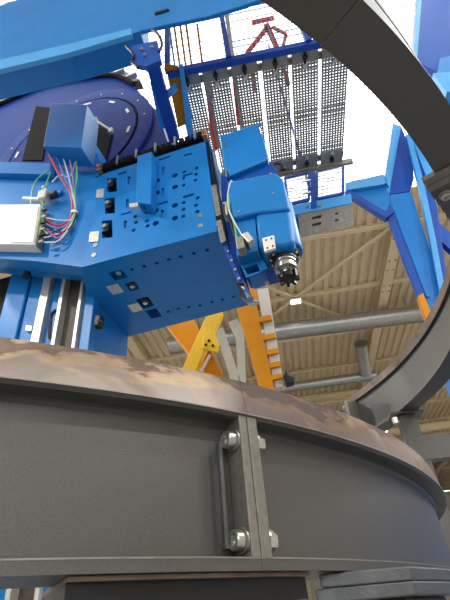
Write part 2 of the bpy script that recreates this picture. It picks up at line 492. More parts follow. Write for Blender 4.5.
# ================================================================== LOWER RING (foreground)
C1 = (-1.811, 3.476)
def z1(z): return CZ + z
def end_plate(bm, c, r0, r1, za, zb, t0, t1):
    pr = []
    for t in (t0, t1):
        pr.append([rpt(c, r0, t, za), rpt(c, r1, t, za), rpt(c, r1, t, zb), rpt(c, r0, t, zb)])
    A = [bm.verts.new(p) for p in pr[0]]; B = [bm.verts.new(p) for p in pr[1]]
    bm.faces.new(A); bm.faces.new(B)
    for i in range(4): bm.faces.new((A[i], B[i], B[(i + 1) % 4], A[(i + 1) % 4]))
TJ = 37.92
def ring_segment(label, t0, t1, n):
    t = thing('ring_segment', label, 'ring', rpt(C1, 2.93, (t0 + t1) / 2, z1(.105)))
    link_mesh('web', arc_sweep(C1, [(2.93, z1(.125)), (2.93, z1(.44)), (2.90, z1(.44)), (2.90, z1(.125))], t0, t1, n), STEEL_PAINT, t, smooth=True, label='dark grey curved web plate')
    link_mesh('weld_seam', arc_sweep(C1, [(2.929, z1(.428)), (2.939, z1(.436)), (2.939, z1(.4455)), (2.929, z1(.4455))], t0, t1, n), STEEL_PAINT, t, smooth=True)
    link_mesh('top_flange', arc_sweep(C1, [(2.75, z1(.445)), (2.985, z1(.445)), (2.994, z1(.453)), (2.975, z1(.5545)), (2.75, z1(.5545))], t0, t1, n), STEEL_PAINT, t, smooth=True, label='heavy dark grey upper flange')
    link_mesh('running_face', arc_sweep(C1, [(2.995, z1(.456)), (2.976, z1(.557)), (2.80, z1(.560)), (2.80, z1(.548)), (2.96, z1(.548)), (2.975, z1(.456))], t0, t1, n), RUST, t, smooth=True, label='bare rust-stained machined rim')
    link_mesh('bottom_flange', arc_sweep(C1, [(2.80, z1(.105)), (2.988, z1(.105)), (2.988, z1(.130)), (2.80, z1(.130))], t0, t1, n), STEEL_PAINT, t, smooth=True, label='dark grey bottom flange with worn bright edge')
    link_mesh('worn_edge', arc_sweep(C1, [(2.985, z1(.1285)), (2.9892, z1(.1275)), (2.9892, z1(.1302)), (2.985, z1(.1312))], t0, t1, n), GALV, t, smooth=True, label='bright worn edge of the bottom flange')
    link_mesh('worn_edge', arc_sweep(C1, [(2.985, z1(.4515)), (2.9962, z1(.4525)), (2.9962, z1(.4555)), (2.985, z1(.457))], t0, t1, n), GALV, t, smooth=True)
    return t
left = ring_segment('large dark grey curved ring segment with rusty rim, left of the bolted joint', -12, TJ, 70)
right = ring_segment('large dark grey curved ring segment with rusty rim, right of the bolted joint', TJ + .02, 112, 90)
for par, ta, tb in ((left, 37.45, TJ), (right, TJ + .03, 38.55)):
    bm = bmesh.new(); end_plate(bm, C1, 2.93, 2.990, z1(.128), z1(.452), ta, tb)
    link_mesh('end_plate', bm, PRIMER, par, bevel=.003)
# bolts through the two end plates
for zz in (.391, .166):
    rr = 2.962
    p = rpt(C1, rr, 37.45, z1(zz)); tg = Vector((math.cos(math.radians(37.3)), math.sin(math.radians(37.3)), 0))
    bm = bmesh.new(); lathe(bm, p - tg * .001, -tg, [(0, .027), (.006, .027), (.006, .022), (.009, .022)], 28)
    b = link_mesh('bolt', bm, GALV, left, smooth=True, label='zinc washer of a socket-head bolt')
    bm = bmesh.new(); lathe(bm, p - tg * .009, -tg, [(0, .0215), (.017, .0215), (.020, .0195), (.020, .0115), (.010, .011)], 28)
    link_mesh('bolt_head', bm, BARE, b, smooth=True)
    q = rpt(C1, rr, 38.56, z1(zz))
    bm = bmesh.new(); cyl(bm, q, q + tg * .026, .024, 6); cyl(bm, q, q + tg * .004, .028, 20); cyl(bm, q, q + tg * .034, .013, 12)
    link_mesh('nut', bm, BARE, right, label='bright hexagon nut beyond the end plate')
bm = bmesh.new()
for i in range(14):
    za, zb = .150 + .231 * i / 14, .150 + .231 * (i + 1) / 14
    j = random.uniform(-.0012, .0012)
    end_plate(bm, C1, 2.950, 2.962 + j, z1(za), z1(zb), 36.52, 36.69)
link_mesh('locking_bar', bm, BLOCK, left, label='narrow grey bar joining the two bolt heads')
# the thing below: another ring, seen only as its rim and web
tq = oncyl(67, 588, C1, 2.97)
tl = math.degrees(math.atan2(tq.x - C1[0], -(tq.y - C1[1])))
tq = oncyl(311, 585, C1, 2.97); te_ = math.degrees(math.atan2(tq.x - C1[0], -(tq.y - C1[1])))
low = thing('lower_ring', 'black lower ring with brown rusty rim, showing under the large grey ring', 'ring', rpt(C1, 2.97, 60, .35))
zt = min(z1(.1035), oncyl(160, 571, C1, 2.97).z); zb = oncyl(160, 579, C1, 2.97).z
link_mesh('rim', arc_sweep(C1, [(2.70, zt), (2.972, zt), (2.972, zb), (2.70, zb)], tl, te_, 60), RUST2, low, smooth=True, label='brown rusty rim')
link_mesh('web', arc_sweep(C1, [(2.72, zb), (2.955, zb), (2.955, .75), (2.72, .75)], tl, te_, 60), BLACK, low, smooth=True)
for tt in (tl + 2, (tl + te_) / 2, te_ - 2):
    bm = bmesh.new(); e = rpt(C1, 2.78, tt, 0); obox(bm, e + Vector((0, 0, .375)), Vector((1, 0, 0)), Vector((0, 1, 0)), Z, .12, .12, .75)
    link_mesh('support_leg', bm, STEEL_PAINT, low)
# clamp at the left edge of the block stack
pc = oncyl(298, 588, C1, 2.97); pc.z = min(pc.z, z1(.05)); 
bm = bmesh.new(); beam(bm, pc + Vector((.0, -.02, -.2)), pc + Vector((0, -.02, .0)), .03, .03, HY)
link_mesh('web_stiffener', bm, BLOCK, low)
# packing blocks under the ring
K = onz(409, 566, z1(.103)); KL = onz(318, 574, z1(.103)); KR = onz(450, 568.5, z1(.103))
v1 = (KL - K); v1.z = 0; l1 = v1.length; v1.normalize(); v2 = (KR - K); v2.z = 0; l2 = v2.length * 1.35; v2.normalize()
for i, (zt_, zb_, lab, dl) in enumerate(((.103, .073, 'upper grey steel packing plate directly under the ring flange', 0), (.0725, .042, 'lower grey steel packing plate under the upper one', .015))):
    bm = bmesh.new()
    hull_prism(bm, [Vector((0, 0, z1(zb_))) + Vector((q.x, q.y, 0)) for q in (K + v2 * dl * .2, K + v1 * (l1 + dl), K + v1 * (l1 + dl) + v2 * l2, K + v2 * l2)], (0, 0, zt_ - zb_))
    tag(recentre(link_mesh('packing_block', bm, BLOCK, bevel=.004)), lab, 'steel block')
bm = bmesh.new()
hull_prism(bm, [Vector((q.x, q.y, 0)) for q in (K + v1 * .05 + v2 * .05, K + v1 * (l1 - .05) + v2 * .05, K + v1 * (l1 - .05) + v2 * (l2 - .05), K + v1 * .05 + v2 * (l2 - .05))], (0, 0, z1(.0415)))
tag(recentre(link_mesh('support_stand', bm, STEEL_PAINT, bevel=.006)), 'dark steel stand carrying the packing plates', 'stand')

# ================================================================== UPPER RING (overhead arch)
HU = 1.5
C2 = (-1.057 * HU, 2.102 * HU)
RI, RO, ZU, ZT = 2.100 * HU, 2.21 * HU, CZ + HU, CZ + 1.345 * HU
def t_of(px, py, z):
    p = onz(px, py, z); return math.degrees(math.atan2(p.x - C2[0], -(p.y - C2[1])))
RW, RR = 2.197 * HU, 2.180 * HU
t_end = t_of(350, 441, ZU)
t_j1 = t_of(325, 40, ZU)
t_j2 = t_of(436, 180, ZU)
def arch_segment(label, t0, t1, n):
    t = thing('arch_ring_segment', label, 'ring', rpt(C2, RI, (t0 + t1) / 2, ZU))
    link_mesh('web', arc_sweep(C2, [(RW, ZU + .02), (RW, ZT - .07), (RO - .004, ZT - .07), (RO - .004, ZU + .02)], t0, t1, n), STEEL_PAINT, t, smooth=True)
    link_mesh('bottom_flange', arc_sweep(C2, [(RI, ZU), (RO, ZU), (RO, ZU + .022), (RI, ZU + .022)], t0, t1, n), STEEL_PAINT, t, smooth=True, label='wide dark grey underside plate')
    link_mesh('top_flange', arc_sweep(C2, [(RR + .004, ZT - .075), (RR + .004, ZT), (RO, ZT), (RO, ZT - .075)], t0, t1, n), STEEL_PAINT, t, smooth=True)
    link_mesh('running_face', arc_sweep(C2, [(RR, ZT - .073), (RR, ZT + .002), (RR + .05, ZT + .002), (RR + .05, ZT - .004), (RR + .008, ZT - .073)], t0, t1, n), RUST2, t, smooth=True, label='bare brown machined inner rim')
    return t
A1 = arch_segment('dark grey arch segment overhead, beyond the top edge joint', -70, t_j1 - .03, 70)
A2 = arch_segment('dark grey arch segment passing overhead in front of the walkway', t_j1 + .03, t_j2 - .3, 50)
A3 = arch_segment('dark grey arch segment with brown inner rim curving behind the lower ring', t_j2 + .3, t_end, 80)
def uplate(bm, t0, t1, r0, r1, za, zb): end_plate(bm, C2, r0, r1, za, zb, t0, t1)
for par, ta, tb in ((A2, t_j2 - .78, t_j2 - .04), (A3, t_j2 + .04, t_j2 + .78)):
    bm = bmesh.new(); uplate(bm, ta, tb, RI + .002, RO + .005, ZU - .012, ZT - .08); uplate(bm, ta, tb, RI - .055, RI + .01, ZU - .012, ZU + .014)
    link_mesh('end_plate', bm, PRIMER, par, bevel=.003)
def ubolt(par, t, r, z, sgn, s=1.0):
    p = rpt(C2, r, t, z); tg = Vector((math.cos(math.radians(t)), math.sin(math.radians(t)), 0)) * sgn
    bm = bmesh.new(); lathe(bm, p, tg, [(0, .036 * s), (.006, .036 * s), (.006, .027 * s), (.03 * s, .027 * s), (.034 * s, .024 * s), (.034 * s, .014 * s), (.022 * s, .013 * s)], 24)
    link_mesh('bolt', bm, BARE, par, smooth=True, label='bright socket-head bolt')
for r in (RI + .012 + .0, RO - .03):
    pass
bm = bmesh.new(); uplate(bm, t_end - .8, t_end, RI + .004, RW, ZU + .02, ZT - .08)
link_mesh('end_plate', bm, PRIMER, A3, bevel=.003)
pe = onz(345, 408, ZT - .045)
bm = bmesh.new(); lathe(bm, pe, -ray(345, 408), [(-.06, .02), (-.01, .02), (-.01, .034), (.0, .034), (.0, .024), (.02, .024), (.023, .02), (.023, .012), (.014, .011)], 24)
link_mesh('bolt', bm, BARE, A3, smooth=True, label='bright bolt at the tip of the inner rim')
bm = bmesh.new()
for k in range(6): uplate(bm, t_j2 + .79 + k, t_j2 + 1.79 + k, RI - .05 + .006 * k, RI + .12, ZU - .009, ZU - .0005)
link_mesh('joint_plate', bm, STEEL_PAINT, A3)
# bolts beside the joint plate, heads downwards
for px_, py_ in ((444.5, 194), (461, 186)):
    p = onz(px_, py_, ZU - .010)
    bm = bmesh.new(); lathe(bm, p, -Z, [(0, .026), (.006, .026), (.006, .021), (.022, .021), (.025, .019), (.025, .010), (.016, .009)], 24)
    link_mesh('bolt', bm, BARE, A3, smooth=True, label='bright socket-head bolt')
# post and cross beam carrying the far end of the arch
pp = rpt(C2, RI + .10, t_of(394, 414, ZU), 0)
t = thing('arch_support', 'dark steel post and cross beam carrying the arch behind the lower ring', 'support', (pp.x, pp.y, 0))
bm = bmesh.new(); obox(bm, (pp.x, pp.y, ZU / 2 - .012), HX, HY, Z, .15, .12, ZU - .024); link_mesh('post', bm, STEEL_PAINT, t, bevel=.004)
bm = bmesh.new(); obox(bm, (pp.x, pp.y, ZU - .012), HX, HY, Z, .3, .2, .022); link_mesh('head_plate', bm, STEEL_PAINT, t, bevel=.003)
WS = Wall(96, (pp.x, pp.y, 0))
zb1 = (WS.at(430, 449, -.02)).z
q0 = WS.at(409, 450, -.02); q1 = q0 + WS.ex * 1.1; q0.z = q1.z = zb1
bm = bmesh.new(); beam(bm, q0, q1, .1, .20); link_mesh('cross_beam', bm, STEEL_PAINT, t, bevel=.004)
bm = bmesh.new(); e = q1 - WS.ex * .1; obox(bm, (e.x, e.y, (zb1 - .1) / 2), HX, HY, Z, .12, .1, zb1 - .1); link_mesh('post', bm, STEEL_PAINT, t)
bm = bmesh.new(); e = WS.at(395, 418, -.09); cyl(bm, e, e + Vector((0, 0, -.05)), .03, 6); link_mesh('bolt', bm, BARE, t)

# ================================================================== MILLING MACHINE
p0 = ray(150, 200); p0 = Vector((p0.x, p0.y, 0)); p0 = p0.normalized() * 3.7
M = Wall(104, p0)
base = M.at(80, 262); mach = thing('milling_machine', 'large blue milling machine with slide body, column and round bearing plate', 'machine', (M.at(60, 300, 1.0).x, M.at(60, 300, 1.0).y, 0))
def mp(name, mt, bm, parent=None, **k): return link_mesh(name, bm, mt, parent or mach, **k)
BL, BR, TR, TL = (82, 267), (217.5, 231), (205, 141.5), (106, 173)
D_R = (onz(249, 305, M.at(217.5, 231).z) - M.at(217.5, 231)).dot(M.n)
# ---- front plate with its recesses
Zf = lambda x, y: (80 + x / 3.214, 130 + y / 3.214)
px2m = 3.7 / math.cos(math.radians(49)) / 450
holes = []
for x, y in ((248, 163), (305, 146), (305, 183), (247, 202), (305, 242), (305, 283), (243, 260), (243, 300)):
    holes.append((disc_px(M, 0, *Zf(x, y), .040), .30))
for x, y in ((335, 135), (375, 122), (333, 155), (372, 142), (333, 177), (371, 161), (333, 233), (378, 218), (333, 255), (373, 242), (332, 277), (377, 262),
             (215, 265), (178, 278), (215, 292), (180, 297), (217, 308), (172, 322)):
    holes.append((disc_px(M, 0, *Zf(x, y), .027, 8), .30))
def rect_hole(x0, y0, x1, y1, dep, sl=-.09):
    c = [(x0, y0 - sl * 0), (x1, y0 + sl * (x1 - x0)), (x1, y1 + sl * (x1 - x0)), (x0, y1)]
    holes.append(([M.at(*Zf(a, b)) for a, b in c], dep))
pocks = [(87, 156, 118, 200), (80, 220, 112, 270), (70, 292, 104, 348)]
for q in pocks: rect_hole(*q, .16)
for q in ((153, 150, 163, 175), (263, 119, 272, 143), (262, 187, 270, 212), (260, 257, 270, 283), (148, 222, 157, 248), (141, 292, 150, 315)): rect_hole(*q, .03)
for q in ((330, 146, 363, 152), (330, 213, 366, 220), (248, 237, 282, 243), (133, 270, 165, 275), (334, 80, 360, 85), (252, 94, 290, 99), (120, 140, 150, 146)): rect_hole(*q, .03, -.3)
front = [(-45, 256), (0, 258.5), (40, 261.5), BL, BR, TR, TL, (84, 184), (-45, 184)]
mp('front_plate', BLUE, holed_plate([M.at(x, y) for x, y in front], holes, M.n), label='bright blue drilled front plate')
# side rims of the front plate
bm = bmesh.new()
fp = [M.at(x, y) for x, y in front]
A = [bm.verts.new(p) for p in fp]; B = [bm.verts.new(p + M.n * .2) for p in fp]
for i in range(len(A)):
    bm.faces.new((A[i], B[i], B[(i + 1) % len(A)], A[(i + 1) % len(A)]))
mp('plate_edge', BLUE, bm)
# ---- underside plate of the slide body with its pockets
zbot = M.at(*BR).z
Pl = M.at(*BL)
Zb = lambda x, y: (80 + x / 2.5, 220 + y / 2.5)
uh = []
MX = M.ex
far_r = onz(249, 305, zbot)
NB = (M.at(*BL) - M.at(*BR)).cross(far_r - M.at(*BR)).normalized()
if NB.z < 0: NB = -NB
def on_bot(px, py):
    r = ray(px, py); return O + r * (NB.dot(M.at(*BR) - O) / NB.dot(r))
NUX = (M.at(*BR) - M.at(*BL)).normalized(); NU = NB.cross(NUX).normalized()
if NU.dot(M.n) < 0: NU = -NU
def bdisc(x, y, r):
    c = on_bot(*Zb(x, y)); uh.append(([c + NUX * (r * math.cos(k * math.pi / 5)) + NU * (r * math.sin(k * math.pi / 5)) for k in range(10)], .25))
for x, y in ((105, 100), (138, 91), (170, 83), (200, 75), (230, 67), (258, 59), (287, 51), (130, 124), (160, 116), (192, 108), (222, 99), (252, 92), (285, 84), (318, 75),
             (220, 229), (246, 222), (272, 218), (300, 214), (330, 205), (356, 199), (384, 192)): bdisc(x, y, .024)
bp = [(76, 126, 110, 144), (118, 152, 144, 180), (146, 196, 180, 218), (168, 228, 200, 240)]
for x0, y0, x1, y1 in bp:
    c = on_bot(*Zb((x0 + x1) / 2, (y0 + y1) / 2)); s = abs(x1 - x0) / 2.5 * px2m * .5
    uh.append(([c + NUX * (i * s) + NU * (j * s * 1.25) for i, j in ((-1, -1), (1, -1), (1, 1), (-1, 1))], .15))
lb = on_bot(112, 341); lb2 = on_bot(100, 312)
outer = [M.at(*BR), far_r, lb, lb2, on_bot(86, 290), Pl]
mp('bottom_plate', BLUE, holed_plate(outer, uh, NB), label='blue underside plate with drilled rows')
# ---- body behind the plates
bm = bmesh.new()
top_z = M.at(*TR).z
foot = [(p.x, p.y) for p in (outer[0], outer[1], outer[2], outer[3], outer[4], outer[5])]
foot2 = []
cx = sum(p[0] for p in foot) / 6; cy = sum(p[1] for p in foot) / 6
A = [bm.verts.new(p) for p in outer]; B = [bm.verts.new((x, y, top_z)) for x, y in foot]
for i in range(5): bm.faces.new((A[i], A[i + 1], B[i + 1], B[i]))
bm.faces.new(B)
mp('slide_body', BLUE, bm)
# left slab of the saddle behind the front plate
dl = (onz(20, 285, M.at(20, 260).z) - M.at(20, 260)).dot(M.n)
mp('saddle', BLUE, prism_px(M, .19, [(-45, 258), (84, 268), (84, 185), (-45, 185)], max(.3, dl - .15)), bevel=.01)
# ledge over the saddle
mp('ledge', BLUE, prism_px(M, -.06, [(-45, 161), (50, 163), (50, 174), (-45, 172)], .5), bevel=.006, label='blue ledge along the top of the saddle')
mp('ledge_web', BLUE, prism_px(M, .06, [(-45, 168), (100, 172), (100, 188), (-45, 188)], .12))
# pocket contents
for x0, y0, x1, y1 in pocks:
    c = M.at(*Zf((x0 + x1) / 2 + 3, (y0 + y1) / 2 + 4), .06)
    bm = bmesh.new(); obox(bm, c, M.ex, M.n, Z, .085, .13, .13); b = mp('clamp', BLACK, bm, bevel=.006)
    bm = bmesh.new(); cyl(bm, c - M.n * .07, c - M.n * .10, .03, 12); mp('clamp_screw', BARE, bm, b)
for x0, y0, x1, y1 in ((50, 187, 78, 218), (28, 324, 62, 360)):
    mp('sensor_cover', SILVER, prism_px(M, -.012, [Zf(x0 + 4, y0 + 3), Zf(x1, y0), Zf(x1 - 4, y1 - 2), Zf(x0, y1)], .012), bevel=.003, label='small silver cover plate')
for x, y in ((387, 275), (387, 308), (50, 370), (45, 402)):
    c = M.at(*Zf(x, y)); bm = bmesh.new(); lathe(bm, c, -M.n, [(0, .032), (.008, .030), (.008, .016), (.002, .014)], 20); mp('plate_bolt', BARE, bm, smooth=True)
for (x0, y0, x1, y1), pl in zip(bp[1:3], ((70, 160, 106, 184), (122, 206, 155, 229))):
    c = on_bot(*Zb((x0 + x1) / 2, (y0 + y1) / 2)); bm = bmesh.new(); obox(bm, c + Z * .06, M.ex, M.n, Z, .10, .12, .08); b = mp('clamp', BLACK, bm, bevel=.006)
    bm = bmesh.new(); cyl(bm, c + Z * .02, c - Z * .012, .03, 12); mp('clamp_screw', BARE, bm, b)
    c = on_bot(*Zb((pl[0] + pl[2]) / 2, (pl[1] + pl[3]) / 2)); bm = bmesh.new(); obox(bm, c - Z * .008, M.ex, M.n, Z, .15, .17, .012); mp('sensor_cover', SILVER, bm, bevel=.003)
c = on_bot(*Zb(96, 132)); bm = bmesh.new(); cyl(bm, c + Z * .03, c - Z * .01, .035, 14); mp('clamp_screw', BARE, bm)
# protruding guard box on the front plate
g = prism_px(M, -.17, [Zf(184, 84), Zf(231, 69), Zf(226, 238), Zf(181, 232)], .17)
gb_ = mp('guard_box', BLUE, g, bevel=.006, label='blue guard box standing proud of the front plate')
bm = prism_px(M, -.175, [Zf(158, 236), Zf(186, 233), Zf(186, 245), Zf(160, 249)], .06); mp('label_plate', SILVER, bm, gb_)
cg = M.at(*Zf(215, 240), -.09); bm = bmesh.new(); cyl(bm, cg + Z * .03, cg - Z * .05, .04, 12); mp('cable_gland', BLACK, bm, gb_)
# cable chain along the top edge
c0, c1 = M.at(104, 171.5, .06), M.at(204, 139, .06)
c0.z = M.at(104, 171.5, .06).z; dv = (c1 - c0); n = 17
ch = mp('cable_chain', RUBBER, (lambda b: (beam(b, c0 + Z * .0, c1 + Z * .0, .10, .05), b)[1])(bmesh.new()), label='black link chain along the top edge')
proto = None
for i in range(n):
    c = c0 + dv * ((i + .5) / n) + Z * .045
    if proto is None:
        bm = bmesh.new(); obox(bm, (0, 0, 0), M.ex, M.n, Z, dv.length / n * .78, .13, .10)
        proto = link_mesh('chain_link', bm, RUBBER, bevel=.006); o = proto
    else:
        o = proto.copy(); COL.objects.link(o)
    o.location = c; adopt(o, ch)
for i in range(5):
    c = c0 + dv * ((i + .85) / 5.2); bm = bmesh.new(); cyl(bm, c - Z * .05 - M.n * .08, c + Z * .13 - M.n * .08, .016, 10); mp('chain_pin', BARE, bm, ch, smooth=True)
for c in (c0 - M.ex * .03, c1 + M.ex * .03):
    bm = bmesh.new(); obox(bm, c - M.n * .05, M.ex, M.n, Z, .06, .09, .12); cyl(bm, c - M.n * .09, c - M.n * .13, .022, 10); mp('end_fitting', COPPER, bm, bevel=.005)
# junction box with cables
jb = mp('junction_box', BLUE, prism_px(M, -.38, [(51.3, 103), (87, 104.5), (81, 147.5), (43, 146)], .34), bevel=.008, label='blue junction box above the ledge')
jz = M.at(43, 146, -.38).z
gl = []
for i, (x, y) in enumerate(((50, 154), (56.5, 155), (63, 155), (69.5, 155), (76, 155))):
    p = onz(x, y, jz); bm = bmesh.new(); cyl(bm, p + Z * .01, p - Z * .035, .017, 10); mp('cable_gland', GALV, bm, jb); gl.append(p - Z * .03)
hub = M.at(74.5, 213, -.05)
ends = [M.at(44, 217, -.10), M.at(43, 234, -.10), M.at(44, 238, -.10), M.at(47, 229, -.10), M.at(46, 243, -.10), M.at(45, 224, -.10)]
for i, (mt_, r) in enumerate(((W_RED, .014), (W_BLU, .010), (W_WHT, .009), (W_VIO, .010), (W_GRN, .010))):
    k = (i - 2) * .012
    mid = M.at(60 + i * 4.2, 176, -.22)
    mid2 = M.at(70.5 + i * 1.0, 194, -.12)
    e = ends[i]
    low_ = M.at(68 - i * .5, 221 + i * 3, -.07)
    bm = bmesh.new(); tube(bm, [gl[i], mid, mid2, hub + M.ex * k - M.n * abs(k), low_, M.at(57, e_y := 226 + i * 4, -.09), e], r, 7, 7)
    mp('cable', mt_, bm, smooth=True)
for i, (ya, yb, mt_) in enumerate(((219, 217, W_WHT), (227, 222, W_VIO), (234, 233, W_RED), (240, 242, W_WHT), (231, 226, W_BLK))):
    bm = bmesh.new(); tube(bm, [hub + M.ex * (.01 * i), M.at(70, 220 + i * 2, -.07), M.at(58, ya + 1, -.1), M.at(42, yb, -.1)], .009, 7, 7); mp('cable', mt_, bm, smooth=True)
for pts in (((49, 170), (36, 181), (31, 200), (33, 218), (48, 234)), ((51, 172), (46, 186), (43, 205), (42, 225), (36, 241)), ((76, 160), (70, 176), (60, 175), (52, 182))):
    bm = bmesh.new(); tube(bm, [M.at(x, y, -.12) for x, y in pts], .010, 7, 8); mp('cable', W_GRN if len(pts) == 5 else W_WHT, bm, smooth=True)
bm = bmesh.new(); cyl(bm, hub - Z * .02, hub + Z * .02, .045, 12); mp('cable_tie', WHITE, bm)
# white cabinet
cab = mp('white_cabinet', WHITE, prism_px(M, -.16, [(-45, 205), (40.5, 204), (34, 244.5), (-45, 243.5)], .16), bevel=.006, label='cream-white control cabinet on the saddle')
mp('cabinet_side', GALV, prism_px(M, -.13, [(40.5, 206), (42.5, 208), (36.5, 246), (34, 244)], .12), cab)
mp('cabinet_lid', WHITE, prism_px(M, -.172, [(17, 206.5), (38.5, 206), (33, 242.5), (10, 242)], .012), cab, bevel=.003)
cz_ = M.at(0, 245, -.2).z
for i in range(6):
    c = M.at(42.5 - i * .7, 211 + i * 6.2, -.17); bm = bmesh.new(); cyl(bm, c, c + M.ex * .06, .018, 10); mp('connector', BARE if i % 2 else BLACK, bm, cab)
# pneumatic valve
c = M.at(24, 199, -.10); e = M.at(40, 200, -.10)
pv = mp('pneumatic_valve', SILVER, (lambda b: (cyl(b, c, e, .035, 16), b)[1])(bmesh.new()), smooth=True, label='grey pneumatic valve above the cabinet')
bm = bmesh.new(); obox(bm, M.at(45, 197, -.12), M.ex, M.n, Z, .13, .14, .17); mp('valve_body', SILVER, bm, pv, bevel=.015)
bm = bmesh.new(); q = M.at(44, 188, -.12); lathe(bm, q - Z * .05, Z, [(0, .02), (.03, .02), (.03, .032), (.07, .032), (.075, .02)], 16); mp('valve_knob', SILVER, bm, pv, smooth=True)
bm = bmesh.new(); q = M.at(51, 196, -.12); cyl(bm, q, q + M.ex * .08, .055, 14); mp('regulator', BLACK, bm, pv, smooth=True)
bm = bmesh.new(); q = M.at(56, 195, -.02); cyl(bm, q, q + M.ex * .10, .04, 14); mp('valve_port', BLUE, bm, pv, smooth=True)
# ---- round bearing plate and back plate
DB = .65
mp('back_plate', SHADED_BACK, prism_px(M, DB, [(-45, 122), (-5, 108), (20, 96), (45, 86), (75, 80), (112, 75.5), (132, 84), (158, 112), (170, 150), (120, 178), (-45, 190)], .35), bevel=.01, label='back plate of the bearing, its blue darkened for shade under the beam')
cb = M.at(72, 145, DB)
Rg = abs(M.u(M.at(137, 139, DB)) - M.u(cb))
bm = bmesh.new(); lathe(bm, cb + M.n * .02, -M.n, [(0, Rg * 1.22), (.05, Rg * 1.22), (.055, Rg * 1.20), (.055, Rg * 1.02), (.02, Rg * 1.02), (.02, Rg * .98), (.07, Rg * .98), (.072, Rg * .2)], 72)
mp('bearing_disc', SHADED_BACK, bm, smooth=True, label='round bearing disc, its blue darkened for shade under the beam')
bm = bmesh.new(); lathe(bm, cb - M.n * .012, -M.n, [(0, Rg * 1.015), (.014, Rg * 1.015), (.014, Rg * .985), (0, Rg * .985)], 72)
mp('disc_seal', RUBBER, bm, smooth=True, label='black ring seal around the disc')
for a in range(-10, 200, 30):
    c = cb + M.ex * (Rg * .90 * math.cos(math.radians(a))) + Z * (Rg * .90 * math.sin(math.radians(a))) - M.n * .055
    tx = M.ex * -math.sin(math.radians(a)) + Z * math.cos(math.radians(a)); rx = M.ex * math.cos(math.radians(a)) + Z * math.sin(math.radians(a))
    bm = bmesh.new(); obox(bm, c, tx, rx, M.n, .16, .05, .012); mp('scale_plate', SILVER, bm)
for a in range(5, 180, 22):
    c = cb + M.ex * (Rg * 1.11 * math.cos(math.radians(a))) + Z * (Rg * 1.11 * math.sin(math.radians(a))) - M.n * .035
    bm = bmesh.new(); cyl(bm, c, c - M.n * .012, .018, 8); mp('disc_bolt', BARE, bm)
mp('slot_shade_sheet', RUBBER, prism_px(M, DB - .075, [(36, 106), (52, 108), (42, 160), (22, 160)], .03), label='flat black sheet for the shade inside an opening of the bearing disc')  # black sheets lie flat on the disc, painting the dark of its openings
mp('slot_shade_sheet', RUBBER, prism_px(M, DB - .075, [(92, 122), (112, 132), (104, 165), (88, 160)], .03), label='flat black sheet for the shade inside an opening of the bearing disc')
bm = bmesh.new(); beam(bm, M.at(95, 120, DB - .15), M.at(112, 131, DB - .15), .03, .03); obox(bm, M.at(95, 120, DB - .15), M.ex, M.n, Z, .08, .06, .08); obox(bm, M.at(111, 131, DB - .15), M.ex, M.n, Z, .07, .06, .12); mp('hose_clip', SILVER, bm)
bm = bmesh.new(); obox(bm, M.at(95, 156, DB - .3), M.ex, M.n, Z, .16, .4, .2); mp('side_block', CYAN, bm, bevel=.01)
# dark seal strip over the back plate
bm = bmesh.new(); tube(bm, [M.at(x, y, DB - .04) for x, y in ((-45, 121), (-5, 106), (20, 95), (45, 85), (75, 79), (112, 75), (134, 84))], .045, 8, 6); mp('seal_strip', RUBBER, bm, smooth=True)
mp('bellows', BROWNSTRIP, prism_px(M, DB + .2, [(-45, 100), (30, 82), (118, 66), (140, 80), (118, 84), (-45, 124)], .2), label='brown-black guide bellows above the bearing')
for x, y in ((120, 72), (132, 76)):
    bm = bmesh.new(); obox(bm, M.at(x, y, DB - .05), M.ex, M.n, Z, .22, .1, .06); mp('guide_bracket', SILVER, bm, bevel=.01)
# ---- column with guide rails
DC = dl + .12
xc = [(-4, 286), (88, 300)]
u0, u1 = M.u(M.at(1, 318, DC)), M.u(M.at(88, 320, DC))
ztop = M.at(60, 288, DC).z + .5
def colbox(name, mt, ua, ub, da, db, za=0.0, zb=None, **k):
    bm = bmesh.new(); zb = ztop if zb is None else zb
    hull_prism(bm, [M.pt(ua, DC + da, za), M.pt(ub, DC + da, za), M.pt(ub, DC + db, za), M.pt(ua, DC + db, za)], (0, 0, zb - za))
    return mp(name, mt, bm, **k)
def uu(px, py=318, d=0): return M.u(M.at(px, py, DC + d))
colbox('column', BLUE, u0, u1, .10, 1.0, bevel=.01, label='blue machine column with guide rails')
colbox('column_rib', BLUE, u0, uu(22), -.03, .12, bevel=.02)
colbox('column_rib', BLUE, uu(23), uu(36), .0, .12, bevel=.01)
colbox('guide_rail', SILVER, uu(38), uu(46), -.05, .12, bevel=.004, label='pale grey guide rail')
colbox('column_rib', BLUE, uu(47), uu(57), .02, .12)
colbox('guide_rail', SILVER, uu(58), uu(61.5), -.05, .12, bevel=.004, label='pale grey guide rail')
colbox('ball_screw_cover', BROWNSTRIP, uu(61.5), uu(78), .06, .12, label='brown stained strip between the rails')
colbox('guide_rail', SILVER, uu(78), uu(81), -.05, .12, bevel=.004, label='pale grey guide rail')
colbox('column_rib', BLUE, uu(82), uu(92), .0, .12, bevel=.01)
colbox('hose_carrier', RUBBER, u0 - .35, u0 - .02, .02, .4, label='black hose carrier left of the column')
for i in range(10):
    z = CZ + .35 + i * .28; c = M.pt(uu(42), DC - .05, z); bm = bmesh.new(); cyl(bm, c, c - M.n * .008, .022, 10); mp('rail_bolt', BLACK, bm)
bm = bmesh.new(); c = M.at(52.5, 325, DC); tube(bm, [c + Z * .22, c + Z * .1 - M.n * .05, c - Z * .1 - M.n * .03, c - Z * .2], .022, 8, 5); mp('hose', W_BLK, bm, smooth=True)
mp('column_label', SILVER, prism_px(M, DC - .035, [(26, 325), (32, 326), (31, 331), (25, 330)], .02))
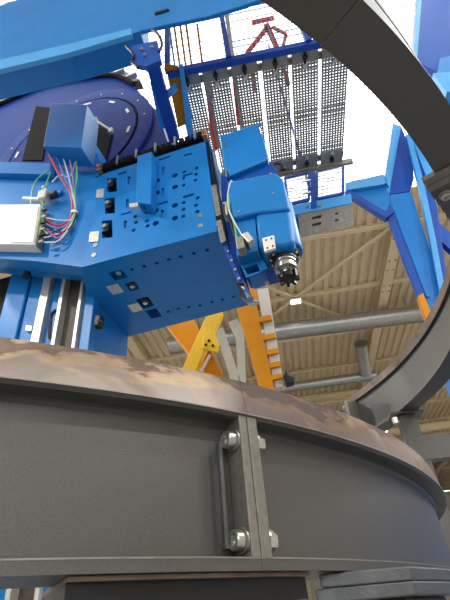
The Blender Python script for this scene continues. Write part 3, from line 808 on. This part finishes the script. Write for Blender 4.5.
bm = bmesh.new(); c = M.at(27, 274, dl * .6); cyl(bm, c + Z * .02, c - Z * .05, .05, 14); mp('drain_plug', BLACK, bm)
bm = bmesh.new(); obox(bm, M.at(99, 322, DC - .05), M.ex, M.n, Z, .09, .1, .16); cyl(bm, M.at(100, 322, DC - .1), M.at(100, 322, DC - .15), .03, 12); mp('lubricator', BLACK, bm, bevel=.02)

# ---- side rails between body and head
Zh = lambda x, y: (200 + x / 3.157, 110 + y / 3.157)
bm = prism_px(M, .04, [(206, 142), (211, 146), (229, 250), (247, 300), (241, 297), (217, 231)], .06); mp('slide_gib', BLACK, bm, label='black gap strip between body and head')
for (a, b, c, d) in (((211, 186), (216, 184), (221, 214), (216, 216)), ((216, 221), (221, 219), (226, 240), (221, 243))):
    mp('slide_shoe', GALV, prism_px(M, -.03, [a, b, c, d], .08), bevel=.004)
bm = bmesh.new()
for i in range(8):
    x = 215 + i * 3.6; y = 226 + i * 9; c = M.at(x + 3, y, .02); cyl(bm, c, c - M.n * .03, .014, 8)
mp('gib_screw', BARE, bm, kind='stuff')
# ---- milling head
hd = mach
DH = -.05
mp('head_housing', BLUE, prism_px(M, DH - .05, [Zh(62, 80), Zh(187, 40), Zh(216, 155), Zh(80, 212)], .55), bevel=.02, label='blue upper housing of the milling head')
bm = prism_px(M, DH + .02, [Zh(80, 205), Zh(222, 160), Zh(245, 196), Zh(86, 232)], .5); mp('head_neck', BLUE_SHADED, bm, bevel=.008)
# gear box: rounded right side
pts = [Zh(84, 226), Zh(238, 194), Zh(262, 215), Zh(283, 308), Zh(272, 312), Zh(182, 322), Zh(104, 340), Zh(95, 300)]
mp('gear_box', BLUE, prism_px(M, DH - .12, pts, .62), bevel=.05, segs=4, label='blue gear box of the milling head')
mp('spindle_body', BLUE, prism_px(M, DH - .08, [Zh(172, 318), Zh(282, 300), Zh(298, 416), Zh(262, 428), Zh(184, 436)], .36), bevel=.05, segs=4, label='blue body around the spindle')
mp('head_plate', BLUE, prism_px(M, DH - .05, [Zh(104, 338), Zh(172, 322), Zh(184, 442), Zh(116, 460)], .5), bevel=.008)
# spindle axis
S0 = M.at(283.5, 254, .08)
ux = M.ex
r_sp = 15.8 * px2m
zt_ = M.at(266, 210, .0).z
bm = bmesh.new(); lathe(bm, Vector((S0.x, S0.y, zt_ + .05)), -Z, [(0, r_sp), (zt_ + .05 - S0.z - .01, r_sp), (zt_ + .06 - S0.z, r_sp * .95)], 48)
mp('spindle_housing', BLUE, bm, smooth=True, label='blue round spindle housing')
bm = bmesh.new(); lathe(bm, S0, -Z, [(-.03, r_sp * .80), (.05, r_sp * .80), (.06, r_sp * .76), (.06, r_sp * .62), (.11, r_sp * .60)], 40)
sf = mp('spindle_flange', BLACK, bm, smooth=True, label='black spindle flange')
for k in range(10):
    a = 2 * math.pi * k / 10; c = S0 + Vector((math.cos(a), math.sin(a), 0)) * (r_sp * .69) - Z * .058
    bm = bmesh.new(); cyl(bm, c, c - Z * .014, .014, 8); mp('flange_bolt', BARE, bm, sf)
bm = bmesh.new(); lathe(bm, S0 - Z * .11, -Z, [(0, r_sp * .54), (.03, r_sp * .54), (.03, r_sp * .46), (.07, r_sp * .46), (.07, r_sp * .52), (.10, r_sp * .52), (.10, r_sp * .28), (.15, r_sp * .26)], 32)
mp('tool_holder', BARE, bm, smooth=True, label='bright steel tool holder')
bm = bmesh.new(); lathe(bm, S0 - Z * .25, -Z, [(0, r_sp * .26), (.03, r_sp * .36), (.07, r_sp * .36), (.085, r_sp * .16)], 24)
ct = mp('face_mill', BLACK, bm, smooth=True, label='black face mill cutter')
for k in range(8):
    a = 2 * math.pi * k / 8; dr = Vector((math.cos(a), math.sin(a), 0)); tn = Vector((-dr.y, dr.x, 0))
    bm = bmesh.new(); obox(bm, S0 - Z * .30 + dr * (r_sp * .41), dr, tn, Z, r_sp * .2, r_sp * .14, .08); mp('cutter_tooth', BLACK, bm, ct)
# head plate details
lp_ = mp('spindle_label', WHITE, prism_px(M, DH - .14, [Zh(196, 405), Zh(233, 395), Zh(238, 435), Zh(203, 447)], .03), label='white plate with four dots on the spindle side')
for x, y in ((209, 411), (226, 406), (213, 436), (230, 430)):
    c = M.at(*Zh(x, y), DH - .14); bm = bmesh.new(); cyl(bm, c, c - M.n * .006, .010, 8); mp('plate_screw', BLACK, bm, lp_)
mp('side_block', BLUE, prism_px(M, DH + .05, [Zh(170, 328), Zh(200, 322), Zh(205, 447), Zh(182, 444)], .3), bevel=.006)
mp('foot_block', BLUE, holed_plate([M.at(*Zh(a, b), DH + .10) for a, b in ((116, 462), (188, 443), (214, 500), (145, 530))],
   [([M.at(*Zh(a, b), DH + .10) for a, b in q], .25) for q in (((134, 466), (170, 456), (180, 474), (142, 485)), ((138, 498), (180, 486), (190, 508), (150, 520)))], M.n), label='blue lower block with two square windows')
mp('foot_block_body', BLUE, prism_px(M, DH + .36, [Zh(116, 462), Zh(188, 443), Zh(214, 500), Zh(145, 530)], .2))
mp('foot_rear', BLUE_SHADED, prism_px(M, DH + .2, [Zh(180, 446), Zh(232, 446), Zh(230, 490), Zh(200, 498)], .3))
mp('slide_rail', BLUE_SHADED, prism_px(M, .02, [Zh(50, 380), Zh(66, 376), Zh(135, 545), Zh(118, 545)], .1), label='grey slide rail beside the head')
mp('slide_carrier', BLUE_SHADED, prism_px(M, .10, [Zh(66, 205), Zh(98, 215), Zh(120, 470), Zh(140, 540), Zh(100, 500), Zh(70, 380)], .3))
for (q, mt_) in (((Zh(110, 402), Zh(135, 396), Zh(142, 432), Zh(118, 440)), GALV), ((Zh(130, 392), Zh(150, 382), Zh(168, 405), Zh(152, 418)), SILVER)):
    mp('sensor', mt_, prism_px(M, DH - .16, list(q), .12), bevel=.008)
bm = bmesh.new(); tube(bm, [M.at(*Zh(x, y), DH - .12) for x, y in ((98, 222), (88, 262), (90, 310), (104, 345), (126, 384), (134, 398))], .007, 7, 7); mp('cable', W_WHT, bm, smooth=True)
bm = bmesh.new(); tube(bm, [M.at(*Zh(x, y), DH - .10) for x, y in ((102, 224), (94, 262), (93, 312), (106, 352), (116, 405))], .010, 7, 7); mp('cable', W_GRN, bm, smooth=True)
bm = bmesh.new(); tube(bm, [M.at(*Zh(x, y), DH - .08) for x, y in ((75, 296), (78, 330), (95, 350), (112, 404))], .012, 7, 7); mp('cable', W_BLK, bm, smooth=True)
mp('terminal', BEIGE, prism_px(M, DH - .08, [Zh(70, 292), Zh(84, 288), Zh(88, 330), Zh(75, 334)], .1), bevel=.005)
for x, y in ((78, 98), (185, 56), (210, 152), (84, 190), (150, 218), (222, 200), (230, 262), (122, 320)):
    c = M.at(*Zh(x, y), DH - .13); bm = bmesh.new(); cyl(bm, c, c + M.n * .09, .013, 8); mp('cover_screw', BARE, bm)
bm = bmesh.new(); c = M.at(*Zh(222, 180), DH + .1); tube(bm, [c, c + M.ex * .07 + Z * .04, c + M.ex * .13 - Z * .02, c + M.ex * .15 - Z * .12], .02, 8, 6); mp('hose', W_BLK, bm, smooth=True)
bm = bmesh.new(); c = M.at(252, 304, D_R * .95); cyl(bm, c, c - M.n * .1, .05, 14); cyl(bm, c + M.ex * .03, c + M.ex * .1, .03, 10); mp('corner_roller', BARE, bm, smooth=True)

# ================================================================== TOP CROSS BEAM
q = ray(60, 40); q = Vector((q.x, q.y, 0)).normalized() * 3.0
T = Wall(98, q)
tb = thing('portal_beam', 'large blue portal beam crossing above the machine, at the top left', 'beam', T.at(60, 60, .3))
link_mesh('beam_body', prism_px(T, 0, [(-45, 18), (60, -12), (140, -36), (140, 31), (133, 33), (67, 53), (-45, 80)], .35), BLUE, tb, bevel=.01)
link_mesh('beam_end_plate', prism_px(T, .002, [(139, -36), (275, -75), (275, -6), (240, 6), (208, 16), (163, 25), (139, 31)], .05), BLUE, tb, bevel=.01)
lip = [(-45, 80), (67, 53), (131, 34), (131, 28), (67, 44), (-45, 70)]
link_mesh('beam_lip', prism_px(T, -.05, lip, .06), CYAN, tb, bevel=.006, label='blue lip along the lower edge, painted lighter as if lit from above')  # lighter colour paints in the light on the upward bevel
db_ = (onz(115, 66, T.at(115, 39).z) - T.at(115, 39)).dot(T.n)
lo_z = T.at(40, 60).z
link_mesh('beam_soffit', prism_px(T, .30, [(-45, 80), (67, 53), (131, 34), (131, 14), (67, 33), (-45, 60)], max(.05, db_ - .3)), BLUE_SHADED, tb)
for i in range(9):
    x = -18 + i * 16; y = 53 - (x - 67) * .262
    a = T.at(x, y, .08); bm = bmesh.new()
    hull_prism(bm, [a - Z * .03, a + T.n * (db_ - .12) + T.ex * .14 - Z * .03, a + T.n * (db_ - .12) + T.ex * .14 + Z * .05, a + Z * .05], T.ex * .10)
    link_mesh('gusset_rib', bm, BLUE_SHADED, tb)
sp = T.at(162, 12.5); sl = (T.at(170, 10) - T.at(155, 14.5)).length
bm = bmesh.new(); dvs = (T.at(170, 10) - T.at(155, 14.5)).normalized(); obox(bm, sp, dvs, T.n, dvs.cross(T.n), sl, .05, .06); link_mesh('slot', bm, BLACK, tb, bevel=.02, label='dark hand slot')
# end plate and bracket at the right end of the lip
link_mesh('end_bracket', prism_px(T, -.02, [(131, 46), (157, 40), (161, 60), (146, 66), (135, 64)], .06), BLUE_SHADED, tb, bevel=.006)
for x, y in ((142, 50), (145, 56), (152, 48)):
    c = T.at(x, y, -.03); bm = bmesh.new(); cyl(bm, c, c - T.n * .02, .02, 8); link_mesh('bolt', bm, BARE, tb)
for pts in (((152, 30), (158, 34), (162, 44), (159, 52)), ((126, 46), (134, 55), (132, 62), (138, 68))):
    bm = bmesh.new(); tube(bm, [T.at(x, y, -.03) for x, y in pts], .016, 8, 5); link_mesh('hose', bm, BLACK, tb, smooth=True)

# rails running back from the bracket
PZ = CZ + 6.6
def strip_on_z(name, label, cat, mt, z, pts, th):
    bm = bmesh.new(); hull_prism(bm, [onz(x, y, z) for x, y in pts], (0, 0, th))
    return tag(recentre(link_mesh(name, bm, mt, bevel=.006)), label, cat)
ug = thing('walkway_edge_beam', 'blue edge beam with pale braces and an orange panel, left of the walkway', 'beam', onz(160, 100, PZ - .1))
def ugp(name, mt, z, pts, th, **k):
    bm = bmesh.new(); hull_prism(bm, [onz(x, y, z) for x, y in pts], (0, 0, th)); link_mesh(name, bm, mt, ug, bevel=.006, **k)
ugp('main_rail', BLUE_SHADED, PZ - .16, [(144, 60), (157, 58), (180, 140), (170, 145)], .14)
ugp('rear_rail', CYAN, PZ - .10, [(179, 67), (183, 66), (195, 140), (188, 142)], .08)
ugp('cross_brace', CYAN, PZ - .08, [(166, 92), (176, 83), (178, 90), (168, 100)], .05)
ugp('cross_brace', CYAN, PZ - .08, [(150, 82), (155, 85), (166, 128), (160, 130)], .05)
ugp('orange_panel', ORANGE, PZ - .02, [(165, 64), (178, 66), (187, 124), (178, 128)], .02)

# ================================================================== PERFORATED WALKWAY
wk = thing('walkway', 'overhead walkway of perforated grey planks with blue railings', 'walkway', H(.6, 4.3, PZ))
PW, PLEN = .385, 2.06
def plank_mesh():
    bm = bmesh.new(); nx, ny = 8, 40; x0, y0 = .012, .16
    cw, chh = (PW - .024) / nx, (PLEN - .28) / ny
    def vgrid(x, y): return bm.verts.new((x, y, 0))
    g = [[vgrid(x0 + i * cw, y0 + j * chh) for i in range(nx + 1)] for j in range(ny + 1)]
    for j in range(ny):
        for i in range(nx):
            a, b, c, d = g[j][i], g[j][i + 1], g[j + 1][i + 1], g[j + 1][i]
            h = .165
            q = [vgrid(x0 + (i + .5 + sx * h) * cw, y0 + (j + .5 + sy * h) * chh) for sx, sy in ((-1, -1), (1, -1), (1, 1), (-1, 1))]
            o4 = (a, b, c, d)
            for k in range(4): bm.faces.new((o4[k], o4[(k + 1) % 4], q[(k + 1) % 4], q[k]))
    def rect(xa, ya, xb, yb): bm.faces.new([vgrid(xa, ya), vgrid(xb, ya), vgrid(xb, yb), vgrid(xa, yb)])
    rect(0, 0, PW, y0); rect(0, PLEN - .12, PW, PLEN); rect(0, y0, x0, PLEN - .12); rect(PW - x0, y0, PW, PLEN - .12)
    X, Y = Vector((1, 0, 0)), Vector((0, 1, 0))
    obox(bm, (.004, PLEN / 2, .03), X, Y, Z, .006, PLEN, .06); obox(bm, (PW - .004, PLEN / 2, .03), X, Y, Z, .006, PLEN, .06)
    return bm
pk = link_mesh('perforated_plank', plank_mesh(), GALV)
bm = bmesh.new()
obox(bm, (0, 0, -.012), Vector((1, 0, 0)), Vector((0, 1, 0)), Z, .035, .20, .024); obox(bm, (0, -.04, -.03), Vector((1, 0, 0)), Vector((0, 1, 0)), Z, .07, .05, .03)
clip = link_mesh('clip', bm, BLACK)
bm = bmesh.new(); cyl(bm, (0, .09, -.03), (0, .09, .0), .035, 10); nutp = link_mesh('clip_nut', bm, BARE)
xs = [-.80, -.37, .06, .51, .945, 1.385]
first = True
for x in xs:
    o = pk if first else pk.copy()
    if not first: COL.objects.link(o)
    o.rotation_euler = (0, 0, -a6); o.location = H(x, 3.25, PZ); adopt(o, wk)
    for yy in (.12, PLEN - .14):
        if first and yy < .2: c_, n_ = clip, nutp
        else:
            c_, n_ = clip.copy(), nutp.copy(); COL.objects.link(c_); COL.objects.link(n_)
        for k_, ofs in ((c_, 0), (n_, 0)):
            k_.parent = o; k_.location = (PW / 2, yy, 0)
            if yy > 1: k_.rotation_euler = (0, 0, math.pi)
    first = False
def wkp(name, mt, bm, **k): return link_mesh(name, bm, mt, wk, **k)
for yy in (3.19, 5.34):
    bm = bmesh.new(); beam(bm, H(-.85, yy, PZ + .0), H(1.95, yy, PZ + .0), .09 if yy < 4 else .05, .12); wkp('edge_beam', BLUE_SHADED if yy < 4 else GALV, bm)
for yy in (3.4, 5.2):
    bm = bmesh.new(); beam(bm, H(-.85, yy, PZ + .09), H(1.8, yy, PZ + .09), .1, .05); wkp('bearer', GALV, bm)
# railing on the near edge
rl = wkp('railing', BLUE_SHADED, (lambda b: (beam(b, H(-.85, 3.15, PZ + 1.65), H(1.95, 3.15, PZ + 1.65), .05, .05), b)[1])(bmesh.new()), label='blue railing on the near edge')
for x in (-.85, .05, 1.2, 1.93):
    bm = bmesh.new(); beam(bm, H(x, 3.15, PZ), H(x, 3.15, PZ + 1.65), .08, .08, HY); link_mesh('railing_post', bm, BLUE_SHADED, rl)
def mesh_panel(p, ex, ey, wdt, hgt, pitch, r):
    bm = bmesh.new(); n = int(wdt / pitch); k = int(hgt / pitch); nn = ex.cross(ey).normalized()
    for i in range(n + 1): obox(bm, p + ex * (i * wdt / n) + ey * (hgt / 2), ex, ey, nn, r, hgt, r)
    for j in range(k + 1): obox(bm, p + ex * (wdt / 2) + ey * (j * hgt / k), ex, ey, nn, wdt, r, r)
    return bm
link_mesh('mesh_infill', mesh_panel(H(.1, 3.15, PZ + .1), HX, Z, 1.78, 1.5, .075, .006), BARM, rl, kind='stuff', label='fine white wire mesh')
# red and orange crane parts above the planks
rs = thing('red_lifting_frame', 'red lifting frame of crossed bars standing at the near railing of the walkway', 'lifting frame', onz(262, 50, PZ + 1.2))
def rsb(pts, wd, z=PZ + 1.25):
    for a, b in zip(pts, pts[1:]):
        bm = bmesh.new(); beam(bm, onz(*a, z), onz(*b, z), wd, .05); link_mesh('bar', bm, RED, rs)
rsb([(247, 53), (269, 25)], .07); rsb([(266, 24), (277, 48)], .09); rsb([(272, 27), (286, 34), (282, 50)], .05); rsb([(252, 23), (274, 18)], .06)
bm = bmesh.new(); beam(bm, onz(268, 27, PZ + 1.24), onz(273, 44, PZ + 1.24), .03, .06); link_mesh('chain', bm, GALV, rs)
for a in ((247, 53), (277, 48)):
    p = onz(*a, PZ + 1.25); bm = bmesh.new(); beam(bm, p, (p.x, p.y, PZ + .065), .06, .06, HY); link_mesh('leg', bm, RED, rs)
rb_ = thing('red_crane_strip', 'red and yellow sloping bar seen through the gap beside the second plank', 'crane part', onz(212, 120, PZ + .3))
for mt_, pts in ((YELLOW, [(202, 74), (209, 73), (213, 96), (206, 97)]), (RED, [(206, 96), (212, 95), (221, 148), (213, 152)])):
    bm = bmesh.new(); hull_prism(bm, [onz(x, y, PZ + .205) for x, y in pts], (0, 0, .04)); link_mesh('strip', bm, mt_, rb_)
strip_on_z('red_tie_bar', 'thin red bar seen through the gap beside the third plank', 'bar', RED, PZ + .21, [(231, 68), (234, 67), (241, 125), (237, 126)], .03)
# orange striped lattice beyond the near railing
ol = thing('orange_grille', 'pale orange striped grille against the bright rooflight behind the blue beam', 'grille', onz(185, 40, PZ + .9))
for i, x in enumerate((169, 174, 180, 186, 197)):
    bm = bmesh.new(); a, b = onz(x, 24, PZ + .9), onz(x + 6, 68, PZ + .9); beam(bm, a, b, .035 if i else .03, .03); link_mesh('slat', bm, ORANGE if i else CYAN, ol)

# lower landing with gate, just past the far edge
LZ = CZ + 5.5
ld_ = Wall(96, onz(318, 222, LZ))
ln_ = thing('gate_landing', 'small grey landing with a blue mesh gate, under the far end of the walkway', 'landing', ld_.at(325, 225))
def lnp(name, mt, bm, parent=None, **k): return link_mesh(name, bm, mt, parent or ln_, **k)
lh = []
for q in (((312, 217), (321, 215), (321, 217.5), (312, 219.5)), ((312, 224), (321, 222), (321, 224.5), (312, 226.5)), ((335, 213), (338.5, 212.3), (338.5, 214), (335, 214.7)), ((335, 219.5), (338.5, 218.8), (338.5, 220.5), (335, 221.3))):
    lh.append(([ld_.at(*p_) for p_ in q], .1))
lnp('front_board', GALV, holed_plate([ld_.at(x, y) for x, y in ((298, 214), (352, 203), (354, 226), (300, 238))], lh, ld_.n), label='grey slotted front board')
lnp('deck', CYAN, prism_px(ld_, -.015, [(286, 207), (351, 193.5), (352, 203), (298, 214), (288, 217)], .22), bevel=.004, label='light blue deck edge')
lnp('bearer', BLUE_SHADED, prism_px(ld_, .1, [(290, 218), (300, 216), (301, 242), (292, 240)], .3))
gt = lnp('gate_post', BLUE_SHADED, prism_px(ld_, -.02, [(310, 170), (315.5, 169), (317, 208), (311, 209)], .06), label='blue gate post with foot')
p = ld_.at(313, 200, .03); e = Vector((p.x, p.y, RZ)); bm = bmesh.new(); beam(bm, p, (p.x, p.y, RZ + .12), .04, .04, HY); lnp('hanger_rod', BLUE_SHADED, bm)
for x, y in ((307.5, 207), (320, 206)):
    c = ld_.at(x, y, -.02); bm = bmesh.new(); cyl(bm, c, c - ld_.n * .03, .03, 10); lnp('foot_bolt', BARE, bm, gt)

for pts in (((285, 178), (309, 172.5), (309, 200), (288, 205)), ((317, 171), (343, 164.5), (343, 194), (317, 199.5))):
    bm = bmesh.new(); P = [ld_.at(*p_, -.01) for p_ in pts]
    for i in range(4): beam(bm, P[i], P[(i + 1) % 4], .045, .045, HY)
    fr = lnp('gate_frame', BLUE_SHADED, bm)
    bm = bmesh.new()
    for i in range(1, 12): beam(bm, P[0].lerp(P[1], i / 12), P[3].lerp(P[2], i / 12), .010, .010, HY)
    for i in range(1, 13): beam(bm, P[0].lerp(P[3], i / 13), P[1].lerp(P[2], i / 13), .010, .010, HY)
    lnp('mesh_infill', BARM, bm, fr, kind='stuff')
for y in (181, 193):
    c = ld_.at(306, y, -.05); bm = bmesh.new(); cyl(bm, c - HX * .06, c + HX * .08, .02, 10); lnp('hinge', BARE, bm, gt)

# ================================================================== BLUE TOWER, right
B_ = Wall(96, H(0, 6.2, 0))
tw = thing('steel_tower', 'tall blue steel tower with flanged leg and gussets, behind the arch at right', 'tower', B_.at(440, 330))
def twp(name, mt, d, pts, dep, **k): return link_mesh(name, prism_px(B_, d, pts, dep), mt, tw, **k)
bl, br = B_.at(426, 300), B_.at(446, 300)
leg = [(389, 195), (411, 192), (434, 262), (452, 330), (436, 330), (415, 262)]
twp('leg_web', BLUE, .06, leg, .06, label='bright blue leg web')
twp('leg_flange', BLUE_SHADED, -.02, [(386, 211), (390, 203), (399, 226), (426, 294), (420, 300), (404, 260)], .10, bevel=.004)
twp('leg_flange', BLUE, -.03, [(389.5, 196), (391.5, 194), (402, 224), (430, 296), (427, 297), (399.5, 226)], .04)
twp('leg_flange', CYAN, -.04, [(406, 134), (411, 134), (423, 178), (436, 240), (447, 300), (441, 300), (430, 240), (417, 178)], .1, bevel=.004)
twp('leg_side', BLUE_SHADED, .0, [(411, 136), (416, 146), (437, 205), (450, 300), (446, 300), (436, 240), (423, 178)], .35, bevel=.004)
twp('gusset', BLUE_SHADED, .08, [(401, 126), (411, 150), (414, 178), (410, 191), (389, 194)], .05)
twp('gusset_flange', CYAN, -.02, [(395, 124), (401, 126), (389, 194), (385, 187)], .15, bevel=.004)
twp('diagonal', CYAN, -.04, [(410, 132), (428, 150), (446, 186), (432, 190), (420, 160)], .12, bevel=.004)
twp('diagonal', BLUE_SHADED, .05, [(433, 218), (446, 228), (470, 250), (470, 268), (440, 240)], .12, bevel=.004)
twp('orange_toe', ORANGE, -.05, [(418, 296), (423, 293), (446, 345), (436, 345)], .12, label='orange edge strip at the toe')
twp('shelf_plate', BLUE, -.02, [(346, 188), (384, 183), (394, 206), (386, 214)], .05, bevel=.004, label='blue tapered bracket plate')
twp('shelf_flange', CYAN, -.10, [(345, 183), (383, 174), (388, 180), (384, 184), (346, 190)], .35, bevel=.004)
twp('shelf_flange', BLUE_SHADED, -.08, [(345, 192), (348, 189), (386, 211), (393, 206), (394, 212), (386, 218)], .12, bevel=.004)
twp('upright', CYAN, -.1, [(384, 180), (389, 186), (398, 128), (393, 122)], .06)
# leg runs on down to the floor, outside the frame
e = B_.at(446, 325); bm = bmesh.new(); obox(bm, B_.pt(B_.u(e), .12, e.z / 2), B_.ex, B_.n, Z, .5, .35, e.z); link_mesh('leg_base', bm, BLUE, tw, bevel=.01)
U_ = Wall(96, H(0, 4.9, 0))
def twu(name, mt, d, pts, dep, **k): return link_mesh(name, prism_px(U_, d, pts, dep), mt, tw, **k)
twu('head_column', BLUE_SHADED, 0, [(421, -60), (478, -60), (462, 100), (448, 84), (437, 72), (413, 60)], .5, bevel=.01)
twu('head_column_edge', CYAN, -.02, [(413, 60), (420, -30), (424, -30), (417, 60)], .1)
twu('cross_arm', CYAN, -.1, [(433, 73), (475, 70), (475, 88), (447, 92)], .3, bevel=.006)
twu('cross_arm', BLUE, -.05, [(440, 58), (475, 50), (475, 72), (437, 74)], .3, bevel=.006)

# blue cabinet added beyond the right edge, only to put a blue reflection in the ring
cbx = thing('reflected_cabinet', 'added blue cabinet out of view right of the ring, there for its reflection', 'cabinet', (4.6, 4.6, 0))
bm = bmesh.new(); obox(bm, (4.6, 4.6, 1.3), HX, HY, Z, 1.2, 3.0, 2.6); link_mesh('body', bm, BLUE, cbx, bevel=.02)
for k in (-1, 0, 1):
    bm = bmesh.new(); obox(bm, Vector((4.6, 4.6, 1.3)) - HX * .61 + HY * (k * .98), HX, HY, Z, .03, .94, 2.3); dr = link_mesh('door', bm, BLUE, cbx, bevel=.01)
    bm = bmesh.new(); obox(bm, Vector((4.6, 4.6, 1.3)) - HX * .65 + HY * (k * .98 + .35), HX, HY, Z, .04, .04, .2); link_mesh('handle', bm, BLACK, dr)

# ================================================================== ORANGE CRANE behind
q = ray(255, 340); q = Vector((q.x, q.y, 0)).normalized() * 8.6
Cr = Wall(96, q)
cr = thing('orange_crane', 'orange crane column with diagonal brace and yellow arm, below the milling head', 'crane', Vector((Cr.at(270, 385).x, Cr.at(270, 385).y, 0)))
def crp(name, mt, d, pts, dep, parent=None, **k): return link_mesh(name, prism_px(Cr, d, pts, dep), mt, parent or cr, **k)
def down(a, b, y):                           # carry a line on to image row y
    t = (y - a[1]) / (b[1] - a[1]); return (a[0] + (b[0] - a[0]) * t, y)
L0, L1, R0, R1 = (236, 306), (260, 388), (256, 303), (274, 388)
crp('column', ORANGE, 0, [L0, R0, R1, down(R0, R1, 440), down(L0, L1, 440), L1], .35, bevel=.01)
e = Cr.at(272, 440, .17); bm = bmesh.new(); obox(bm, (e.x, e.y, (e.z + .3) / 2), Cr.ex, Cr.n, Z, .4, .4, e.z + .3); link_mesh('column_foot', bm, ORANGE, cr)
crp('column_cap', ORANGE, .05, [(247, 282), (254, 281), (259, 303), (250, 305)], .3)
crp('diagonal_brace', ORANGE, .1, [(164, 322), (192, 317), (224, 376), (262, 440), (235, 440), (205, 374)], .3, bevel=.01)
ya = crp('yellow_arm', YELLOW, -.25, [(207, 314), (223, 311), (195, 371), (186, 390), (172, 390), (181, 371)], .2, bevel=.015, label='yellow swing arm with pivot plate')
crp('arm_mount', ORANGE, -.08, [(203, 328), (214, 328), (216, 346), (206, 346)], .25, bevel=.01)
crp('pivot_plate', YELLOW, -.30, [(203.5, 335), (214, 331), (219, 344), (217, 352), (202, 348)], .08, ya, bevel=.01)
bm = bmesh.new(); cyl(bm, Cr.at(199, 376, -.2), Cr.at(210, 355, -.2), .035, 12); link_mesh('ram_rod', bm, BARE, ya, smooth=True)
for x, y in ((209, 341), (213, 346), (206, 345)):
    c = Cr.at(x, y, -.31); bm = bmesh.new(); cyl(bm, c, c - Cr.n * .03, .03, 10); link_mesh('pivot_bolt', bm, BLACK, ya)
ct_ = crp('cable_tray', BEIGE, .05, [(257, 289), (268, 288), (281, 367), (283, 386), (276, 388), (271, 370)], .2, bevel=.006, label='beige cable tray beside the orange column')
for x0, y0, x1, y1 in ((257, 317, 271, 315), (262, 335, 275, 333), (266, 350, 278, 348), (269, 363, 280, 361), (271, 375, 282, 373)):
    crp('tray_bracket', ORANGE, -.02, [(x0, y0), (x1, y1), (x1 + .8, y1 + 4.5), (x0 + 1, y0 + 5)], .15, ct_)
hk = recentre(link_mesh('hoist_motor', prism_px(Cr, -.1, [(283, 376), (286, 370), (289, 375), (295, 377), (294, 382), (286, 384)], .2), BLACK, cr, bevel=.02))
# pale posts behind the crane
G_ = Wall(96, H(0, 14, 0))
DULL = mat('dull_grey_beige_paint', (.26, .23, .18), .55, 0, .08, 3)
po = thing('roof_post', 'pale beige roof post with strut behind the yellow crane arm', 'post', G_.at(240, 400))
for pts in ([(215, 330), (223, 327), (242, 384), (250, 420), (240, 420), (232, 384)], [(228, 322), (238, 318), (244, 332), (246, 384), (238, 384), (236, 340)]):
    link_mesh('shaft', prism_px(G_, 0, pts, .3), DULL, po, bevel=.01)
e = G_.at(246, 418, .15); bm = bmesh.new(); obox(bm, (e.x, e.y, e.z / 2), HX, HY, Z, .3, .3, e.z); link_mesh('shaft', bm, DULL, po)
strip_lamp(hx_ := -3.2, 18.4, RZ - .5, 'long pale strip lamp under the roof, left of the orange brace', 1.9)
strip_lamp(5.4, 30.5, RZ - 2.0, 'bright far strip lamp just above the rim of the large ring', 2.6)
